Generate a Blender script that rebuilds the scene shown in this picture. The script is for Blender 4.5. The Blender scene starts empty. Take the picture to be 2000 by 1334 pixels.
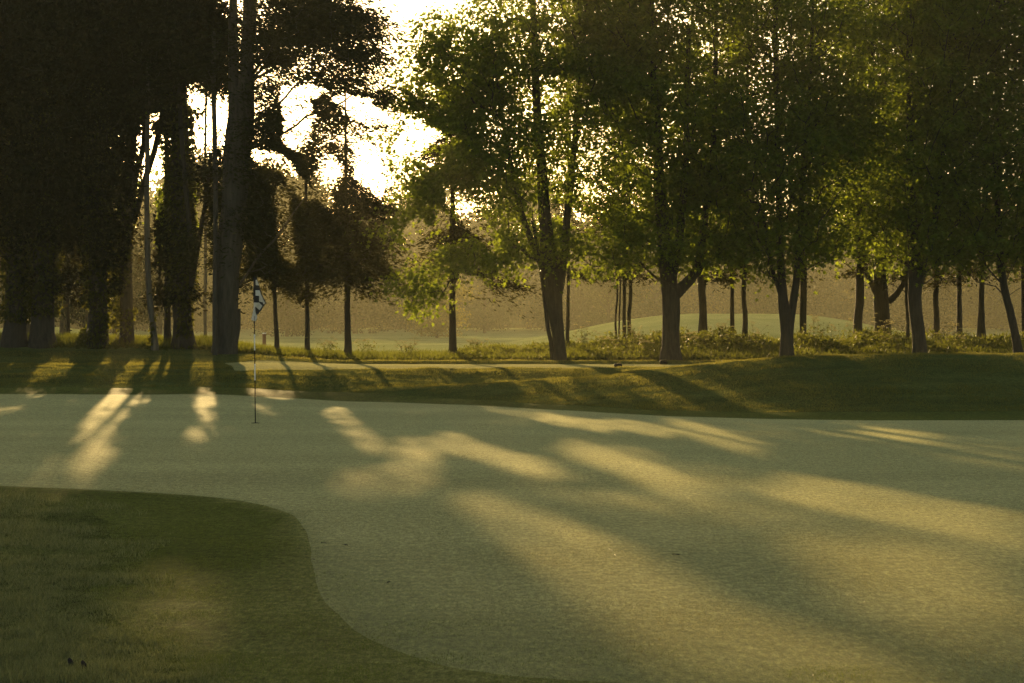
import bpy, math
import numpy as np
from math import radians, sin, cos, tan, pi

# ------------------------------------------------------------------ basics
F = 3889.0      # focal length in photograph pixels (70 mm lens, 2000 px wide)
H = 1.45        # eye height
VH = 636.0      # row of the horizon
SUN_AZ, SUN_EL = radians(-8.8), radians(9.9)
SD = np.array([sin(SUN_AZ) * cos(SUN_EL), cos(SUN_AZ) * cos(SUN_EL), sin(SUN_EL)])
scene = bpy.context.scene
COL = scene.collection


def P(u, v, d):
    return np.array([(u - 1000) * d / F, d, H - (v - VH) * d / F])


def link(o):
    COL.objects.link(o)
    return o


def tag(o, label=None, cat=None, group=None, kind=None):
    if label: o['label'] = label
    if cat: o['category'] = cat
    if group: o['group'] = group
    if kind: o['kind'] = kind
    return o


def empty(name, loc, label, cat, group=None):
    o = bpy.data.objects.new(name, None)
    o.empty_display_size = .2
    o.location = tuple(loc)
    link(o)
    return tag(o, label, cat, group)


def mesh_obj(name, verts, faces, mats, parent=None, smooth=False, mat_idx=None, fixed=None):
    """verts n x 3; faces either an (m,k) array or a list of lists."""
    me = bpy.data.meshes.new(name)
    verts = np.asarray(verts, dtype=np.float32)
    if parent is not None:
        verts = verts - np.array(parent.location, dtype=np.float32)
    me.vertices.add(len(verts))
    me.vertices.foreach_set('co', verts.ravel())
    if isinstance(faces, np.ndarray):
        m, k = faces.shape
        loops = faces.ravel().astype(np.int32)
        starts = np.arange(0, m * k, k, dtype=np.int32)
    else:
        loops = np.array([i for f in faces for i in f], dtype=np.int32)
        lens = np.array([len(f) for f in faces])
        starts = np.concatenate([[0], np.cumsum(lens)[:-1]]).astype(np.int32)
        m = len(faces)
    me.loops.add(len(loops))
    me.loops.foreach_set('vertex_index', loops)
    me.polygons.add(m)
    me.polygons.foreach_set('loop_start', starts)
    if mat_idx is not None:
        me.polygons.foreach_set('material_index', np.asarray(mat_idx, dtype=np.int32))
    if smooth:
        me.polygons.foreach_set('use_smooth', np.ones(m, dtype=bool))
    for mt in (mats if isinstance(mats, (list, tuple)) else [mats]):
        me.materials.append(mt)
    me.update(calc_edges=True)
    o = bpy.data.objects.new(name, me)
    link(o)
    if parent is not None:
        o.parent = parent
    return o


# ------------------------------------------------------------------ materials
def new_mat(name):
    m = bpy.data.materials.new(name)
    m.use_nodes = True
    nt = m.node_tree
    nt.nodes.clear()
    out = nt.nodes.new('ShaderNodeOutputMaterial')
    return m, nt, out


def node(nt, typ, **kw):
    n = nt.nodes.new(typ)
    for k, v in kw.items():
        if k in n.bl_rna.properties:
            setattr(n, k, v)
        else:
            n.inputs[k.replace('_', ' ')].default_value = v
    return n


def ramp(nt, fac, stops):
    r = nt.nodes.new('ShaderNodeValToRGB')
    el = r.color_ramp.elements
    while len(el) < len(stops):
        el.new(.5)
    for e, (p, c) in zip(el, stops):
        e.position = p
        e.color = (*c, 1)
    nt.links.new(fac, r.inputs[0])
    return r.outputs[0]


def noise(nt, scale, detail=4, rough=.6, vec=None, stretch=None):
    n = nt.nodes.new('ShaderNodeTexNoise')
    n.inputs['Scale'].default_value = scale
    n.inputs['Detail'].default_value = detail
    n.inputs['Roughness'].default_value = rough
    g = nt.nodes.new('ShaderNodeNewGeometry')
    src = g.outputs['Position']
    if stretch:
        mp = nt.nodes.new('ShaderNodeMapping')
        mp.inputs['Scale'].default_value = stretch
        nt.links.new(src, mp.inputs[0])
        src = mp.outputs[0]
    nt.links.new(src, n.inputs['Vector'])
    return n.outputs['Fac']


def leaf_mat(name, dark, light, trans, trans_mix=.45, rough=.55):
    m, nt, out = new_mat(name)
    g = nt.nodes.new('ShaderNodeNewGeometry')
    c = ramp(nt, g.outputs['Random Per Island'], [(0, dark), (.6, tuple((a + b) / 2 for a, b in zip(dark, light))), (1, light)])
    b = nt.nodes.new('ShaderNodeBsdfPrincipled')
    nt.links.new(c, b.inputs['Base Color'])
    b.inputs['Roughness'].default_value = rough
    b.inputs['Specular IOR Level'].default_value = .08
    t = nt.nodes.new('ShaderNodeBsdfTranslucent')
    c2 = ramp(nt, g.outputs['Random Per Island'], [(0, tuple(x * .6 for x in trans)), (1, trans)])
    nt.links.new(c2, t.inputs['Color'])
    mx = nt.nodes.new('ShaderNodeMixShader')
    mx.inputs[0].default_value = trans_mix
    nt.links.new(b.outputs[0], mx.inputs[1])
    nt.links.new(t.outputs[0], mx.inputs[2])
    nt.links.new(mx.outputs[0], out.inputs['Surface'])
    return m


def bark_mat(name, a, b_, scale=6):
    m, nt, out = new_mat(name)
    n = noise(nt, scale, 6, .7, stretch=(3.0, 3.0, .5))
    c = ramp(nt, n, [(.3, a), (.7, b_)])
    b = nt.nodes.new('ShaderNodeBsdfPrincipled')
    nt.links.new(c, b.inputs['Base Color'])
    b.inputs['Roughness'].default_value = .9
    bp = nt.nodes.new('ShaderNodeBump')
    bp.inputs['Strength'].default_value = .8
    bp.inputs['Distance'].default_value = .09
    nt.links.new(n, bp.inputs['Height'])
    nt.links.new(bp.outputs[0], b.inputs['Normal'])
    nt.links.new(b.outputs[0], out.inputs['Surface'])
    return m


def grass_mat(name, c0, c1, c2, scale=1.6, bump=.02, sheen=.1, patch=.5, rough=.7, contrast=.16, stretch=(.35, 1.3, 1), spec=.0, pw=.4, other=None):
    """turf: one wide band fractal for blades and dew at every distance, and slow patches of growth"""
    m, nt, out = new_mat(name)
    nf = noise(nt, scale, 11, .84)
    nb = noise(nt, patch, 4, .55, stretch=stretch)
    a = nt.nodes.new('ShaderNodeMath'); a.operation = 'MULTIPLY_ADD'
    nt.links.new(nb, a.inputs[0]); a.inputs[1].default_value = pw; 
    b0 = nt.nodes.new('ShaderNodeMath'); b0.operation = 'MULTIPLY'
    nt.links.new(nf, b0.inputs[0]); b0.inputs[1].default_value = 1 - pw
    nt.links.new(b0.outputs[0], a.inputs[2])
    c = ramp(nt, a.outputs[0], [(.5 - contrast, c0), (.5, c1), (.5 + contrast, c2)])
    if other:
        c2 = ramp(nt, a.outputs[0], [(.5 - contrast, other[0]), (.5, other[1]), (.5 + contrast, other[2])])
        at = nt.nodes.new('ShaderNodeAttribute'); at.attribute_name = 'edge_blend'
        mxx = nt.nodes.new('ShaderNodeMix'); mxx.data_type = 'RGBA'
        nt.links.new(at.outputs['Fac'], mxx.inputs['Factor']); nt.links.new(c, mxx.inputs['A']); nt.links.new(c2, mxx.inputs['B'])
        c = mxx.outputs['Result']
    gr = noise(nt, 34, 5, .85, stretch=(1, .3, 1))
    gc = ramp(nt, gr, [(.36, (.5, .5, .5)), (.5, (.94, .94, .94)), (.64, (1.6, 1.58, 1.45))])
    mg = nt.nodes.new('ShaderNodeMix'); mg.data_type = 'RGBA'; mg.blend_type = 'MULTIPLY'
    mg.inputs['Factor'].default_value = 1.0
    nt.links.new(c, mg.inputs['A']); nt.links.new(gc, mg.inputs['B'])
    c = mg.outputs['Result']
    b = nt.nodes.new('ShaderNodeBsdfPrincipled')
    nt.links.new(c, b.inputs['Base Color'])
    b.inputs['Roughness'].default_value = rough
    b.inputs['Specular IOR Level'].default_value = spec
    b.inputs['Sheen Weight'].default_value = sheen
    b.inputs['Sheen Roughness'].default_value = .5
    b.inputs['Sheen Tint'].default_value = (.9, .9, .55, 1)
    bp = nt.nodes.new('ShaderNodeBump')
    bp.inputs['Strength'].default_value = 1.0
    bp.inputs['Distance'].default_value = bump
    nt.links.new(nf, bp.inputs['Height'])
    nt.links.new(bp.outputs[0], b.inputs['Normal'])
    nt.links.new(b.outputs[0], out.inputs['Surface'])
    return m


def plain(name, col, rough=.6, metallic=0., spec=.5, var=.15, scale=30):
    m, nt, out = new_mat(name)
    n = noise(nt, scale, 4, .6)
    c = ramp(nt, n, [(.3, tuple(x * (1 - var) for x in col)), (.7, tuple(min(1, x * (1 + var)) for x in col))])
    b = nt.nodes.new('ShaderNodeBsdfPrincipled')
    nt.links.new(c, b.inputs['Base Color'])
    b.inputs['Roughness'].default_value = rough
    b.inputs['Metallic'].default_value = metallic
    b.inputs['Specular IOR Level'].default_value = spec
    nt.links.new(b.outputs[0], out.inputs['Surface'])
    return m


M = {}
FR_COL = ((.014, .024, .002), (.060, .080, .010), (.13, .15, .028))
GR_COL = ((.10, .098, .030), (.285, .270, .098), (.48, .44, .19))
M['green'] = grass_mat('green_turf', *GR_COL, 9, .02, .3, .35, other=FR_COL, pw=.25, spec=.0016, rough=.7)
M['fringe'] = grass_mat('fringe_turf', *FR_COL, 9, .02, .04, .35, other=GR_COL, pw=.25, spec=.0016, rough=.7)
M['rough'] = grass_mat('rough_turf', (.017, .028, .005), (.064, .084, .018), (.14, .16, .045), 7, .05, .05, .8)
M['hills'] = grass_mat('wooded_hill', (.008, .012, .004), (.02, .028, .009), (.04, .05, .016), .08, 1.5, .0, .02)
M['tee'] = grass_mat('tee_turf', (.07, .075, .016), (.20, .19, .05), (.34, .31, .09), 6.0, .03, .25, .5)
M['field'] = grass_mat('field_turf', (.11, .14, .045), (.23, .265, .10), (.34, .36, .16), .5, .12, .0, .1, contrast=.22)
M['blade_short'] = leaf_mat('grass_blade_short', (.022, .036, .007), (.065, .088, .02), (.36, .34, .07), .45)
M['blade_dew'] = leaf_mat('grass_blade_dewy', (.045, .058, .018), (.19, .215, .10), (.29, .31, .11), .4, .3)
M['blade_green'] = leaf_mat('grass_blade_green', (.07, .085, .035), (.22, .245, .13), (.42, .36, .12), .4, .35)
M['blade_collar'] = leaf_mat('grass_blade_collar', (.022, .045, .004), (.085, .13, .018), (.28, .32, .05), .4)
M['under'] = leaf_mat('undergrowth_leaf', (.016, .028, .006), (.045, .064, .013), (.26, .28, .035), .36)
M['maple'] = leaf_mat('maple_leaf', (.017, .038, .006), (.046, .094, .014), (.37, .47, .038), .5)
M['conifer'] = leaf_mat('conifer_spray', (.007, .012, .004), (.018, .028, .008), (.11, .10, .02), .22, .7)
M['dark_conifer'] = leaf_mat('dark_conifer_spray', (.004, .007, .002), (.012, .016, .005), (.06, .05, .012), .18, .75)
M['ivy'] = leaf_mat('ivy_leaf', (.007, .014, .004), (.02, .032, .007), (.30, .30, .03), .3, .4)
M['far_leaf'] = leaf_mat('far_leaf', (.010, .016, .006), (.026, .036, .012), (.04, .045, .012), .12, .95)
M['far_leaf_pale'] = leaf_mat('far_leaf_pale', (.03, .04, .018), (.10, .115, .045), (.10, .10, .03), .2, .95)
M['far_leaf_gold'] = leaf_mat('far_leaf_gold', (.03, .034, .01), (.08, .08, .02), (.30, .26, .05), .4, .95)
M['bark'] = bark_mat('dark_bark', (.010, .008, .006), (.050, .040, .029))
M['bark_pale'] = bark_mat('pale_bark', (.05, .042, .032), (.14, .12, .09), 5)
M['bark_grey'] = bark_mat('grey_bark', (.02, .017, .013), (.085, .072, .055), 4)
M['black'] = plain('black_paint', (.012, .012, .013), .85, spec=.08)
M['white'] = plain('white_paint', (.75, .76, .74), .4)
M['cloth_black'] = plain('black_cloth', (.012, .012, .014), .85)
M['cloth_white'] = plain('white_cloth', (.58, .53, .45), .8)
M['soil'] = plain('soil', (.02, .014, .01), .95)
M['post'] = plain('red_post_paint', (.22, .09, .05), .8)
M['umbel'] = leaf_mat('parsley_umbel', (.10, .11, .05), (.26, .26, .13), (.4, .36, .16), .5)

# ------------------------------------------------------------------ terrain
# every column: (depth in metres, height in metres)
PROF = {
    -400: [(0, 0), (28, 0), (39, .106), (40.5, .19), (42.5, .368), (43.5, .42), (46.5, .53), (48, .54), (49, .64), (51, .90), (53, 1.1), (56, .9), (62, .45)],
    420: [(0, 0), (28, 0), (39, .106), (40.5, .19), (42.5, .368), (43.5, .42), (46.5, .53), (48, .54), (49, .60), (51, .82), (53, .98), (56, .8), (62, .45)],
    520: [(0, 0), (28, 0), (38.7, .07), (40.3, .17), (42, .31), (43.8, .43), (46.5, .53), (48.6, .53), (49.3, .60), (51, .70), (53, .72), (56, .6), (62, .45)],
    680: [(0, 0), (28, 0), (38, 0), (39.5, .12), (41.5, .233), (43, .355), (44.5, .489), (48, .50), (49.2, .50), (49.7, .57), (52, .55), (56, .5), (62, .45)],
    900: [(0, 0), (30, 0), (36.5, 0), (38, .045), (39.8, .25), (41.5, .20), (44, .45), (45, .485), (49.2, .50), (49.7, .57), (52, .55), (56, .5), (62, .45)],
    1060: [(0, 0), (30, 0), (34.5, 0), (36, .025), (40, .34), (42, .27), (44.5, .47), (45.2, .49), (49.2, .50), (49.7, .57), (52, .55), (56, .5), (62, .45)],
    1200: [(0, 0), (30, 0), (33, 0), (34.3, .02), (40.3, .44), (42.6, .41), (44.6, .48), (45.5, .49), (49.2, .50), (49.7, .57), (52, .55), (56, .5), (62, .45)],
    1300: [(0, 0), (29, 0), (32, 0), (33.6, .01), (37, .27), (40.7, .565), (43.3, .52), (45.5, .50), (49.2, .50), (49.7, .57), (52, .55), (56, .5), (62, .45)],
    1400: [(0, 0), (29, 0), (31.5, 0), (33.2, .01), (36.6, .30), (40.7, .68), (43.6, .60), (46.5, .50), (49.2, .50), (49.7, .57), (52, .55), (56, .5), (62, .45)],
    1500: [(0, 0), (28, 0), (31, 0), (33, .01), (36.2, .34), (40.4, .783), (43.6, .68), (47, .50), (49.2, .50), (49.7, .57), (52, .55), (56, .5), (62, .45)],
    1700: [(0, 0), (28, 0), (30.5, 0), (32.8, .02), (36, .38), (40, .874), (43.5, .76), (47, .52), (52, .55), (56, .5), (62, .45)],
    1850: [(0, 0), (28, 0), (30.5, 0), (32.9, .02), (36, .38), (40, .895), (43.5, .78), (47, .54), (52, .55), (56, .5), (62, .45)],
    2400: [(0, 0), (28, 0), (30.5, 0), (33, .03), (36, .36), (40, .86), (43.5, .76), (47, .55), (52, .55), (56, .5), (62, .45)],
}


def pchip(xs, ys, q):
    xs = np.array(xs, float); ys = np.array(ys, float)
    h = np.diff(xs); dl = np.diff(ys) / h
    m = np.zeros(len(xs))
    for i in range(1, len(xs) - 1):
        if dl[i - 1] * dl[i] > 0:
            w1 = 2 * h[i] + h[i - 1]; w2 = h[i] + 2 * h[i - 1]
            m[i] = (w1 + w2) / (w1 / dl[i - 1] + w2 / dl[i])
    m[0] = dl[0]; m[-1] = dl[-1]
    i = np.clip(np.searchsorted(xs, q) - 1, 0, len(h) - 1)
    t = (q - xs[i]) / h[i]
    return ((1 + 2 * t) * (1 - t) ** 2 * ys[i] + t * (1 - t) ** 2 * h[i] * m[i]
            + t * t * (3 - 2 * t) * ys[i + 1] + t * t * (t - 1) * h[i] * m[i + 1])


UG = np.arange(-400, 2401, 20.)
DG = np.arange(0, 62.01, .1)
_cols = sorted(PROF)
_tab = np.array([pchip(*zip(*PROF[c]), DG) for c in _cols])
TAB = np.zeros((len(UG), len(DG)))
for j in range(len(DG)):
    TAB[:, j] = np.interp(UG, _cols, _tab[:, j])
_k = np.array([1, 3, 5, 3, 1.]); _k /= _k.sum()
_pad = np.pad(TAB, ((2, 2), (0, 0)), mode='edge')
TAB = sum(_pad[i:i + len(UG)] * _k[i] for i in range(5))


def vnoise(x, y, seed=0):
    """cheap smooth value noise"""
    def hsh(i, j):
        n = (i * 374761393 + j * 668265263 + seed * 1442695041) & 0x7fffffff
        n = ((n ^ (n >> 13)) * 1274126177) & 0x7fffffff
        return ((n ^ (n >> 16)) & 0xffff) / 65535.0
    xi = np.floor(x).astype(np.int64); yi = np.floor(y).astype(np.int64)
    fx = x - xi; fy = y - yi
    fx = fx * fx * (3 - 2 * fx); fy = fy * fy * (3 - 2 * fy)
    return ((hsh(xi, yi) * (1 - fx) + hsh(xi + 1, yi) * fx) * (1 - fy)
            + (hsh(xi, yi + 1) * (1 - fx) + hsh(xi + 1, yi + 1) * fx) * fy) - .5


def sstep(a, b, x):
    t = np.clip((x - a) / (b - a), 0, 1)
    return t * t * (3 - 2 * t)


def Z(x, y):
    x = np.atleast_1d(np.asarray(x, float)); y = np.atleast_1d(np.asarray(y, float))
    yy = np.maximum(y, 1.)
    u = np.clip(1000 + x * F / yy, -399, 2399)
    # beyond the picture keep the slope by clamping, so the land goes on sideways
    d = np.clip(y, 0, 61.99)
    fu = (u + 400) / 20.; iu = np.clip(fu.astype(int), 0, len(UG) - 2); tu = fu - iu
    fd = d / .1; idd = np.clip(fd.astype(int), 0, len(DG) - 2); td = fd - idd
    z = ((TAB[iu, idd] * (1 - td) + TAB[iu, idd + 1] * td) * (1 - tu)
         + (TAB[iu + 1, idd] * (1 - td) + TAB[iu + 1, idd + 1] * td) * tu)
    far = np.interp(y, [62, 70, 80, 120, 200, 275, 310, 360, 420, 460], [.45, .32, .28, .34, .66, 1.0, 3.0, 9.0, 18, 20])
    z = np.where(y > 62, far, z)
    # the broad mound out on the next fairway
    bx = sstep(-2, 10.5, x) * (1 - sstep(15, 27, x))
    by = sstep(84, 112, y) * (1 - sstep(122, 160, y))
    z = z + 1.78 * bx * by
    # a low swell seen between the trunks at the far left
    z = z + 1.1 * np.exp(-((x + 24) / 5.5) ** 2 - ((y - 100) / 9) ** 2)
    z = z + .35 * np.exp(-((x + 19) / 6.5) ** 2 - ((y - 78) / 3.5) ** 2)
    # small unevenness of the banks
    amp = sstep(38, 41, y) * (1 - sstep(46, 47, y)) * .05
    amp2 = sstep(50, 52, y) * .06
    z = z + amp * vnoise(x * 1.1, y * 1.1, 3) + amp * .5 * vnoise(x * 3.1, y * 3.1, 5) + amp2 * vnoise(x * .6, y * .6, 4)
    z = z + .012 * sstep(2, 6, y) * vnoise(x * .25, y * .25, 9)
    return z


def interp_u(tab, x, y):
    u = 1000 + x * F / np.maximum(y, 1.)
    return np.interp(u, [a for a, b in tab], [b for a, b in tab])


GREEN_BACK = [(-400, 39), (420, 39), (680, 38), (900, 36.5), (1060, 34.5), (1200, 33), (1300, 32), (1400, 31.5), (1500, 31), (1700, 30.5), (2400, 30.5)]
FRINGE_BACK = [(-400, 40.5), (420, 40.5), (520, 40.3), (680, 39.5), (900, 38), (1060, 36), (1200, 34.5), (1300, 33.6), (1500, 33), (2400, 33)]


def gpt(u, v):
    d = H * F / (v - VH)
    return ((u - 1000) * d / F, d)


def seg_sd(poly, X, Y):
    """signed distance, positive inside"""
    px = np.array([p[0] for p in poly]); py = np.array([p[1] for p in poly])
    qx = np.roll(px, -1); qy = np.roll(py, -1)
    best = np.full(X.shape, 1e18); ins = np.zeros(X.shape, bool)
    for a, b, c, d in zip(px, py, qx, qy):
        ex, ey = c - a, d - b
        t = np.clip(((X - a) * ex + (Y - b) * ey) / (ex * ex + ey * ey + 1e-12), 0, 1)
        best = np.minimum(best, (X - a - t * ex) ** 2 + (Y - b - t * ey) ** 2)
        cond = ((b > Y) != (d > Y))
        with np.errstate(divide='ignore', invalid='ignore'):
            ins ^= cond & (X < (c - a) * (Y - b) / (d - b + 1e-18) + a)
    s = np.sqrt(best)
    return np.where(ins, s, -s)


def smooth_poly(pts, n=6):
    out = []
    L = len(pts)
    for i in range(L - 1):
        p0 = pts[max(i - 1, 0)]; p1 = pts[i]; p2 = pts[i + 1]; p3 = pts[min(i + 2, L - 1)]
        for k in range(n):
            t = k / n
            out.append(tuple(.5 * ((2 * p1[j]) + (-p0[j] + p2[j]) * t + (2 * p0[j] - 5 * p1[j] + 4 * p2[j] - p3[j]) * t * t
                                   + (-p0[j] + 3 * p1[j] - 3 * p2[j] + p3[j]) * t ** 3) for j in (0, 1)))
    out.append(pts[-1])
    return out


front = smooth_poly([(-420, 940), (-150, 944), (0, 949), (200, 957), (400, 969), (520, 988), (580, 1013), (605, 1060), (614, 1120), (642, 1180),
                     (715, 1242), (820, 1288), (960, 1318), (1250, 1336), (1600, 1350), (2100, 1370), (2500, 1390)])
green_poly = [gpt(*p) for p in front]
back = [((u - 1000) * d / F, d) for u, d in [(uu, np.interp(uu, [a for a, b in GREEN_BACK], [b for a, b in GREEN_BACK])) for uu in range(2400, -401, -50)]]
green_poly += back
rough_near = smooth_poly([(-420, 950), (-150, 957), (0, 968), (110, 980), (185, 1005), (205, 1060), (196, 1130), (200, 1180), (250, 1230), (320, 1280), (370, 1340), (430, 1450), (520, 1700)])
rough_poly = [gpt(*p) for p in rough_near] + [(-1.6, 1.0), (-30, 1.0), (-30, 17.)]

# grid
ys = np.concatenate([[-200, -80, -40, -20, -8, 0, 1.5], np.arange(3, 30, .25), np.arange(30, 62, .2), np.arange(62, 165, 1.5), np.arange(165, 420, 9), [428, 450]])
xs_half = np.concatenate([np.arange(0, 17, .25), np.arange(17, 60, 1.5), [65, 75, 90, 110, 140, 180, 260, 360, 500]])
xs = np.concatenate([-xs_half[:0:-1], xs_half])
GX, GY = np.meshgrid(xs, ys)
GX = GX + 0; GZ = Z(GX.ravel(), GY.ravel()).reshape(GX.shape)
wob = .05 * vnoise(GX * 1.3, GY * 1.3, 11) + .05 * vnoise(GX * 6, GY * 2.5, 12)
fG = seg_sd(green_poly, GX, GY) + wob * .4
fFb = (interp_u(FRINGE_BACK, GX, GY) - GY) + wob
fR = seg_sd(rough_poly, GX, GY) + wob * 1.5 + .14 * vnoise(GX * 2.2, GY * 1.1, 13)
tee_poly = [((460 - 1000) * 44.2 / F, 44.2), ((700 - 1000) * 44.5 / F, 44.7), ((900 - 1000) * 45 / F, 45.1), ((1500 - 1000) * 45 / F, 45.6),
            ((1500 - 1000) * 49.2 / F, 49.2), ((500 - 1000) * 49.2 / F, 49.2), ((440 - 1000) * 48.4 / F, 48.2)]
fT = seg_sd(tee_poly, GX, GY)
fD = GY - 66 + 3 * vnoise(GX * .2, GY * .2, 8)
ATT = np.stack([GX, GY, GZ, fG, np.minimum(fFb, -fR), fT, fD, GY - 276], -1)


def clip_poly(poly, k, sign):
    out = []
    n = len(poly)
    for i in range(n):
        a, b = poly[i], poly[(i + 1) % n]
        fa, fb = a[k] * sign, b[k] * sign
        if fa >= 0: out.append(a)
        if (fa >= 0) != (fb >= 0):
            t = fa / (fa - fb)
            out.append(a + (b - a) * t)
    return out if len(out) >= 3 else None


class Reg:
    def __init__(s): s.v = []; s.idx = {}; s.f = []
    def add(s, poly):
        f = []
        for p in poly:
            key = (round(p[0], 4), round(p[1], 4))
            i = s.idx.get(key)
            if i is None:
                i = s.idx[key] = len(s.v); s.v.append((p[0], p[1], p[2]))
            if not f or f[-1] != i: f.append(i)
        if f and f[0] == f[-1]: f.pop()
        if len(f) >= 3: s.f.append(f)


regs = {n: Reg() for n in ('putting_green', 'fringe', 'tee', 'field', 'ground', 'hills')}
ORDER = [('hills', 7), ('putting_green', 3), ('fringe', 4), ('tee', 5), ('field', 6)]
for j in range(len(ys) - 1):
    for i in range(len(xs) - 1):
        polys = [[ATT[j, i], ATT[j, i + 1], ATT[j + 1, i + 1], ATT[j + 1, i]]]
        for nm, k in ORDER:
            rest = []
            for pl in polys:
                mn = min(p[k] for p in pl); mxx = max(p[k] for p in pl)
                if mn >= 0: regs[nm].add(pl)
                elif mxx < 0: rest.append(pl)
                else:
                    a = clip_poly(pl, k, 1); b = clip_poly(pl, k, -1)
                    if a: regs[nm].add(a)
                    if b: rest.append(b)
            polys = rest
            if not polys: break
        for pl in polys: regs['ground'].add(pl)
for nm, mt in (('putting_green', 'green'), ('fringe', 'fringe'), ('tee', 'tee'), ('field', 'field'), ('ground', 'rough'), ('hills', 'hills')):
    r = regs[nm]
    o = mesh_obj({'tee': 'tee_ground', 'field': 'distant_fairway'}.get(nm, nm), r.v, r.f, M[mt], smooth=True)
    tag(o, kind='structure')
    if nm in ('putting_green', 'fringe'):
        vv = np.array(r.v); sd = np.abs(seg_sd(green_poly, vv[:, 0], vv[:, 1]))
        wd = np.interp(vv[:, 1], [8, 10, 11, 12.5, 14, 16, 30], [2.8, 1.8, 1.1, .35, .14, .08, .08])
        bl = .5 * np.clip(1 - sd / wd, 0, 1) ** 1.3
        at = o.data.attributes.new('edge_blend', 'FLOAT', 'POINT'); at.data.foreach_set('value', bl.astype(np.float32))


# ------------------------------------------------------------------ where sunlight falls on the green (gaps left in the crowns)
PATCH = [((225, 785), (185, 850), 26), ((175, 885), (60, 965), 26), ((20, 1000), (0, 1060), 24), ((402, 785), (400, 850), 10),
         ((665, 815), (725, 868), 26), ((700, 945), (780, 935), 26), ((815, 880), (800, 925), 34), ((870, 865), (1050, 918), 17),
         ((1120, 880), (1340, 958), 17), ((1060, 815), (1180, 835), 8), ((1200, 828), (1300, 842), 8), ((1310, 826), (1480, 880), 12),
         ((1570, 950), (1760, 985), 24), ((1760, 985), (2030, 1040), 20), ((1690, 845), (1810, 858), 5), ((930, 985), (1060, 1040), 22), ((1060, 1040), (1240, 1130), 38),
         ((1240, 1150), (1420, 1280), 42), ((1450, 1260), (1750, 1334), 30), ((310, 1180), (220, 1310), 44), ((60, 1330), (300, 1340), 30), ((-20, 1010), (20, 1080), 20),
         ((1700, 1170), (1990, 1230), 16), ((1620, 1080), (1850, 1110), 10)]


def in_patch(G, k=1.0):
    """G: n x 2 ground points -> bool"""
    y = np.maximum(G[:, 1], 2.)
    u = 1000 + G[:, 0] * F / y
    v = VH + H * F / y
    r = np.zeros(len(G), bool)
    for (a, b, w) in PATCH:
        ax, ay, bx, by = a[0], a[1] * 1.6, b[0], b[1] * 1.6
        ex, ey = bx - ax, by - ay
        t = np.clip(((u - ax) * ex + (v * 1.6 - ay) * ey) / (ex * ex + ey * ey + 1e-9), 0, 1)
        r |= ((u - ax - t * ex) ** 2 + (v * 1.6 - ay - t * ey) ** 2) < (w * k * .9 + (.10 + .08 * np.clip((19 - y) / 8, 0, 1)) * F / y) ** 2
    return r & (G[:, 1] < 41)


TEE_LIT = [(45, 145, 711, 729), (188, 212, 712, 726), (238, 282, 711, 728), (288, 312, 712, 728), (316, 338, 712, 729), (372, 424, 711, 731),
           (462, 860, 708, 733), (850, 1010, 708, 724), (1000, 1110, 708, 744), (1100, 1400, 708, 721)]


def tee_lit(Pts):
    r = np.zeros(len(Pts), bool)
    s = Pts[:, 2] < 3.2
    p = Pts[s]
    t = (p[:, 2] - .42) / SD[2]
    G = p[:, :2] - SD[None, :2] * t[:, None]
    y = np.maximum(G[:, 1], 2.)
    u = 1000 + G[:, 0] * F / y; v = VH + (H - .42) * F / y
    q = np.zeros(len(p), bool)
    for a, b, c, d in TEE_LIT:
        q |= (u > a) & (u < b) & (v > c - 4) & (v < d + 1 - 26 * np.maximum(0, vnoise(p[:, 0] * 2.2, p[:, 1] * 2.2, 78)))
    r[s] = q
    return r


def sunlit(Pts, k=1.0):
    t = Pts[:, 2] / SD[2]
    G = Pts[:, :2] - SD[None, :2] * t[:, None]
    G = G + np.stack([vnoise(Pts[:, 0] * 2.1, Pts[:, 2] * 2.1, 91), 4 * vnoise(Pts[:, 0] * 2.3, Pts[:, 2] * 2.3, 92)], 1) * .22
    return in_patch(G, k) | (tee_lit(Pts) & (vnoise(Pts[:, 0] * 5, Pts[:, 1] * 5 + Pts[:, 2] * 4, 77) < .28))


# ------------------------------------------------------------------ plant geometry helpers
def rand_unit(rng, n):
    v = rng.normal(size=(n, 3))
    return v / np.linalg.norm(v, axis=1)[:, None]


def norm(v):
    return v / (np.linalg.norm(v, axis=1)[:, None] + 1e-9)


def kites(c, axis, nrm, L, W):
    """4-vertex leaves, c = base point"""
    side = norm(np.cross(axis, nrm))
    L = L[:, None]; W = W[:, None]
    v = np.stack([c, c + axis * L * .45 + side * W * .5, c + axis * L, c + axis * L * .45 - side * W * .5], 1)
    return v.reshape(-1, 3), np.arange(len(c) * 4).reshape(-1, 4)


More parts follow.
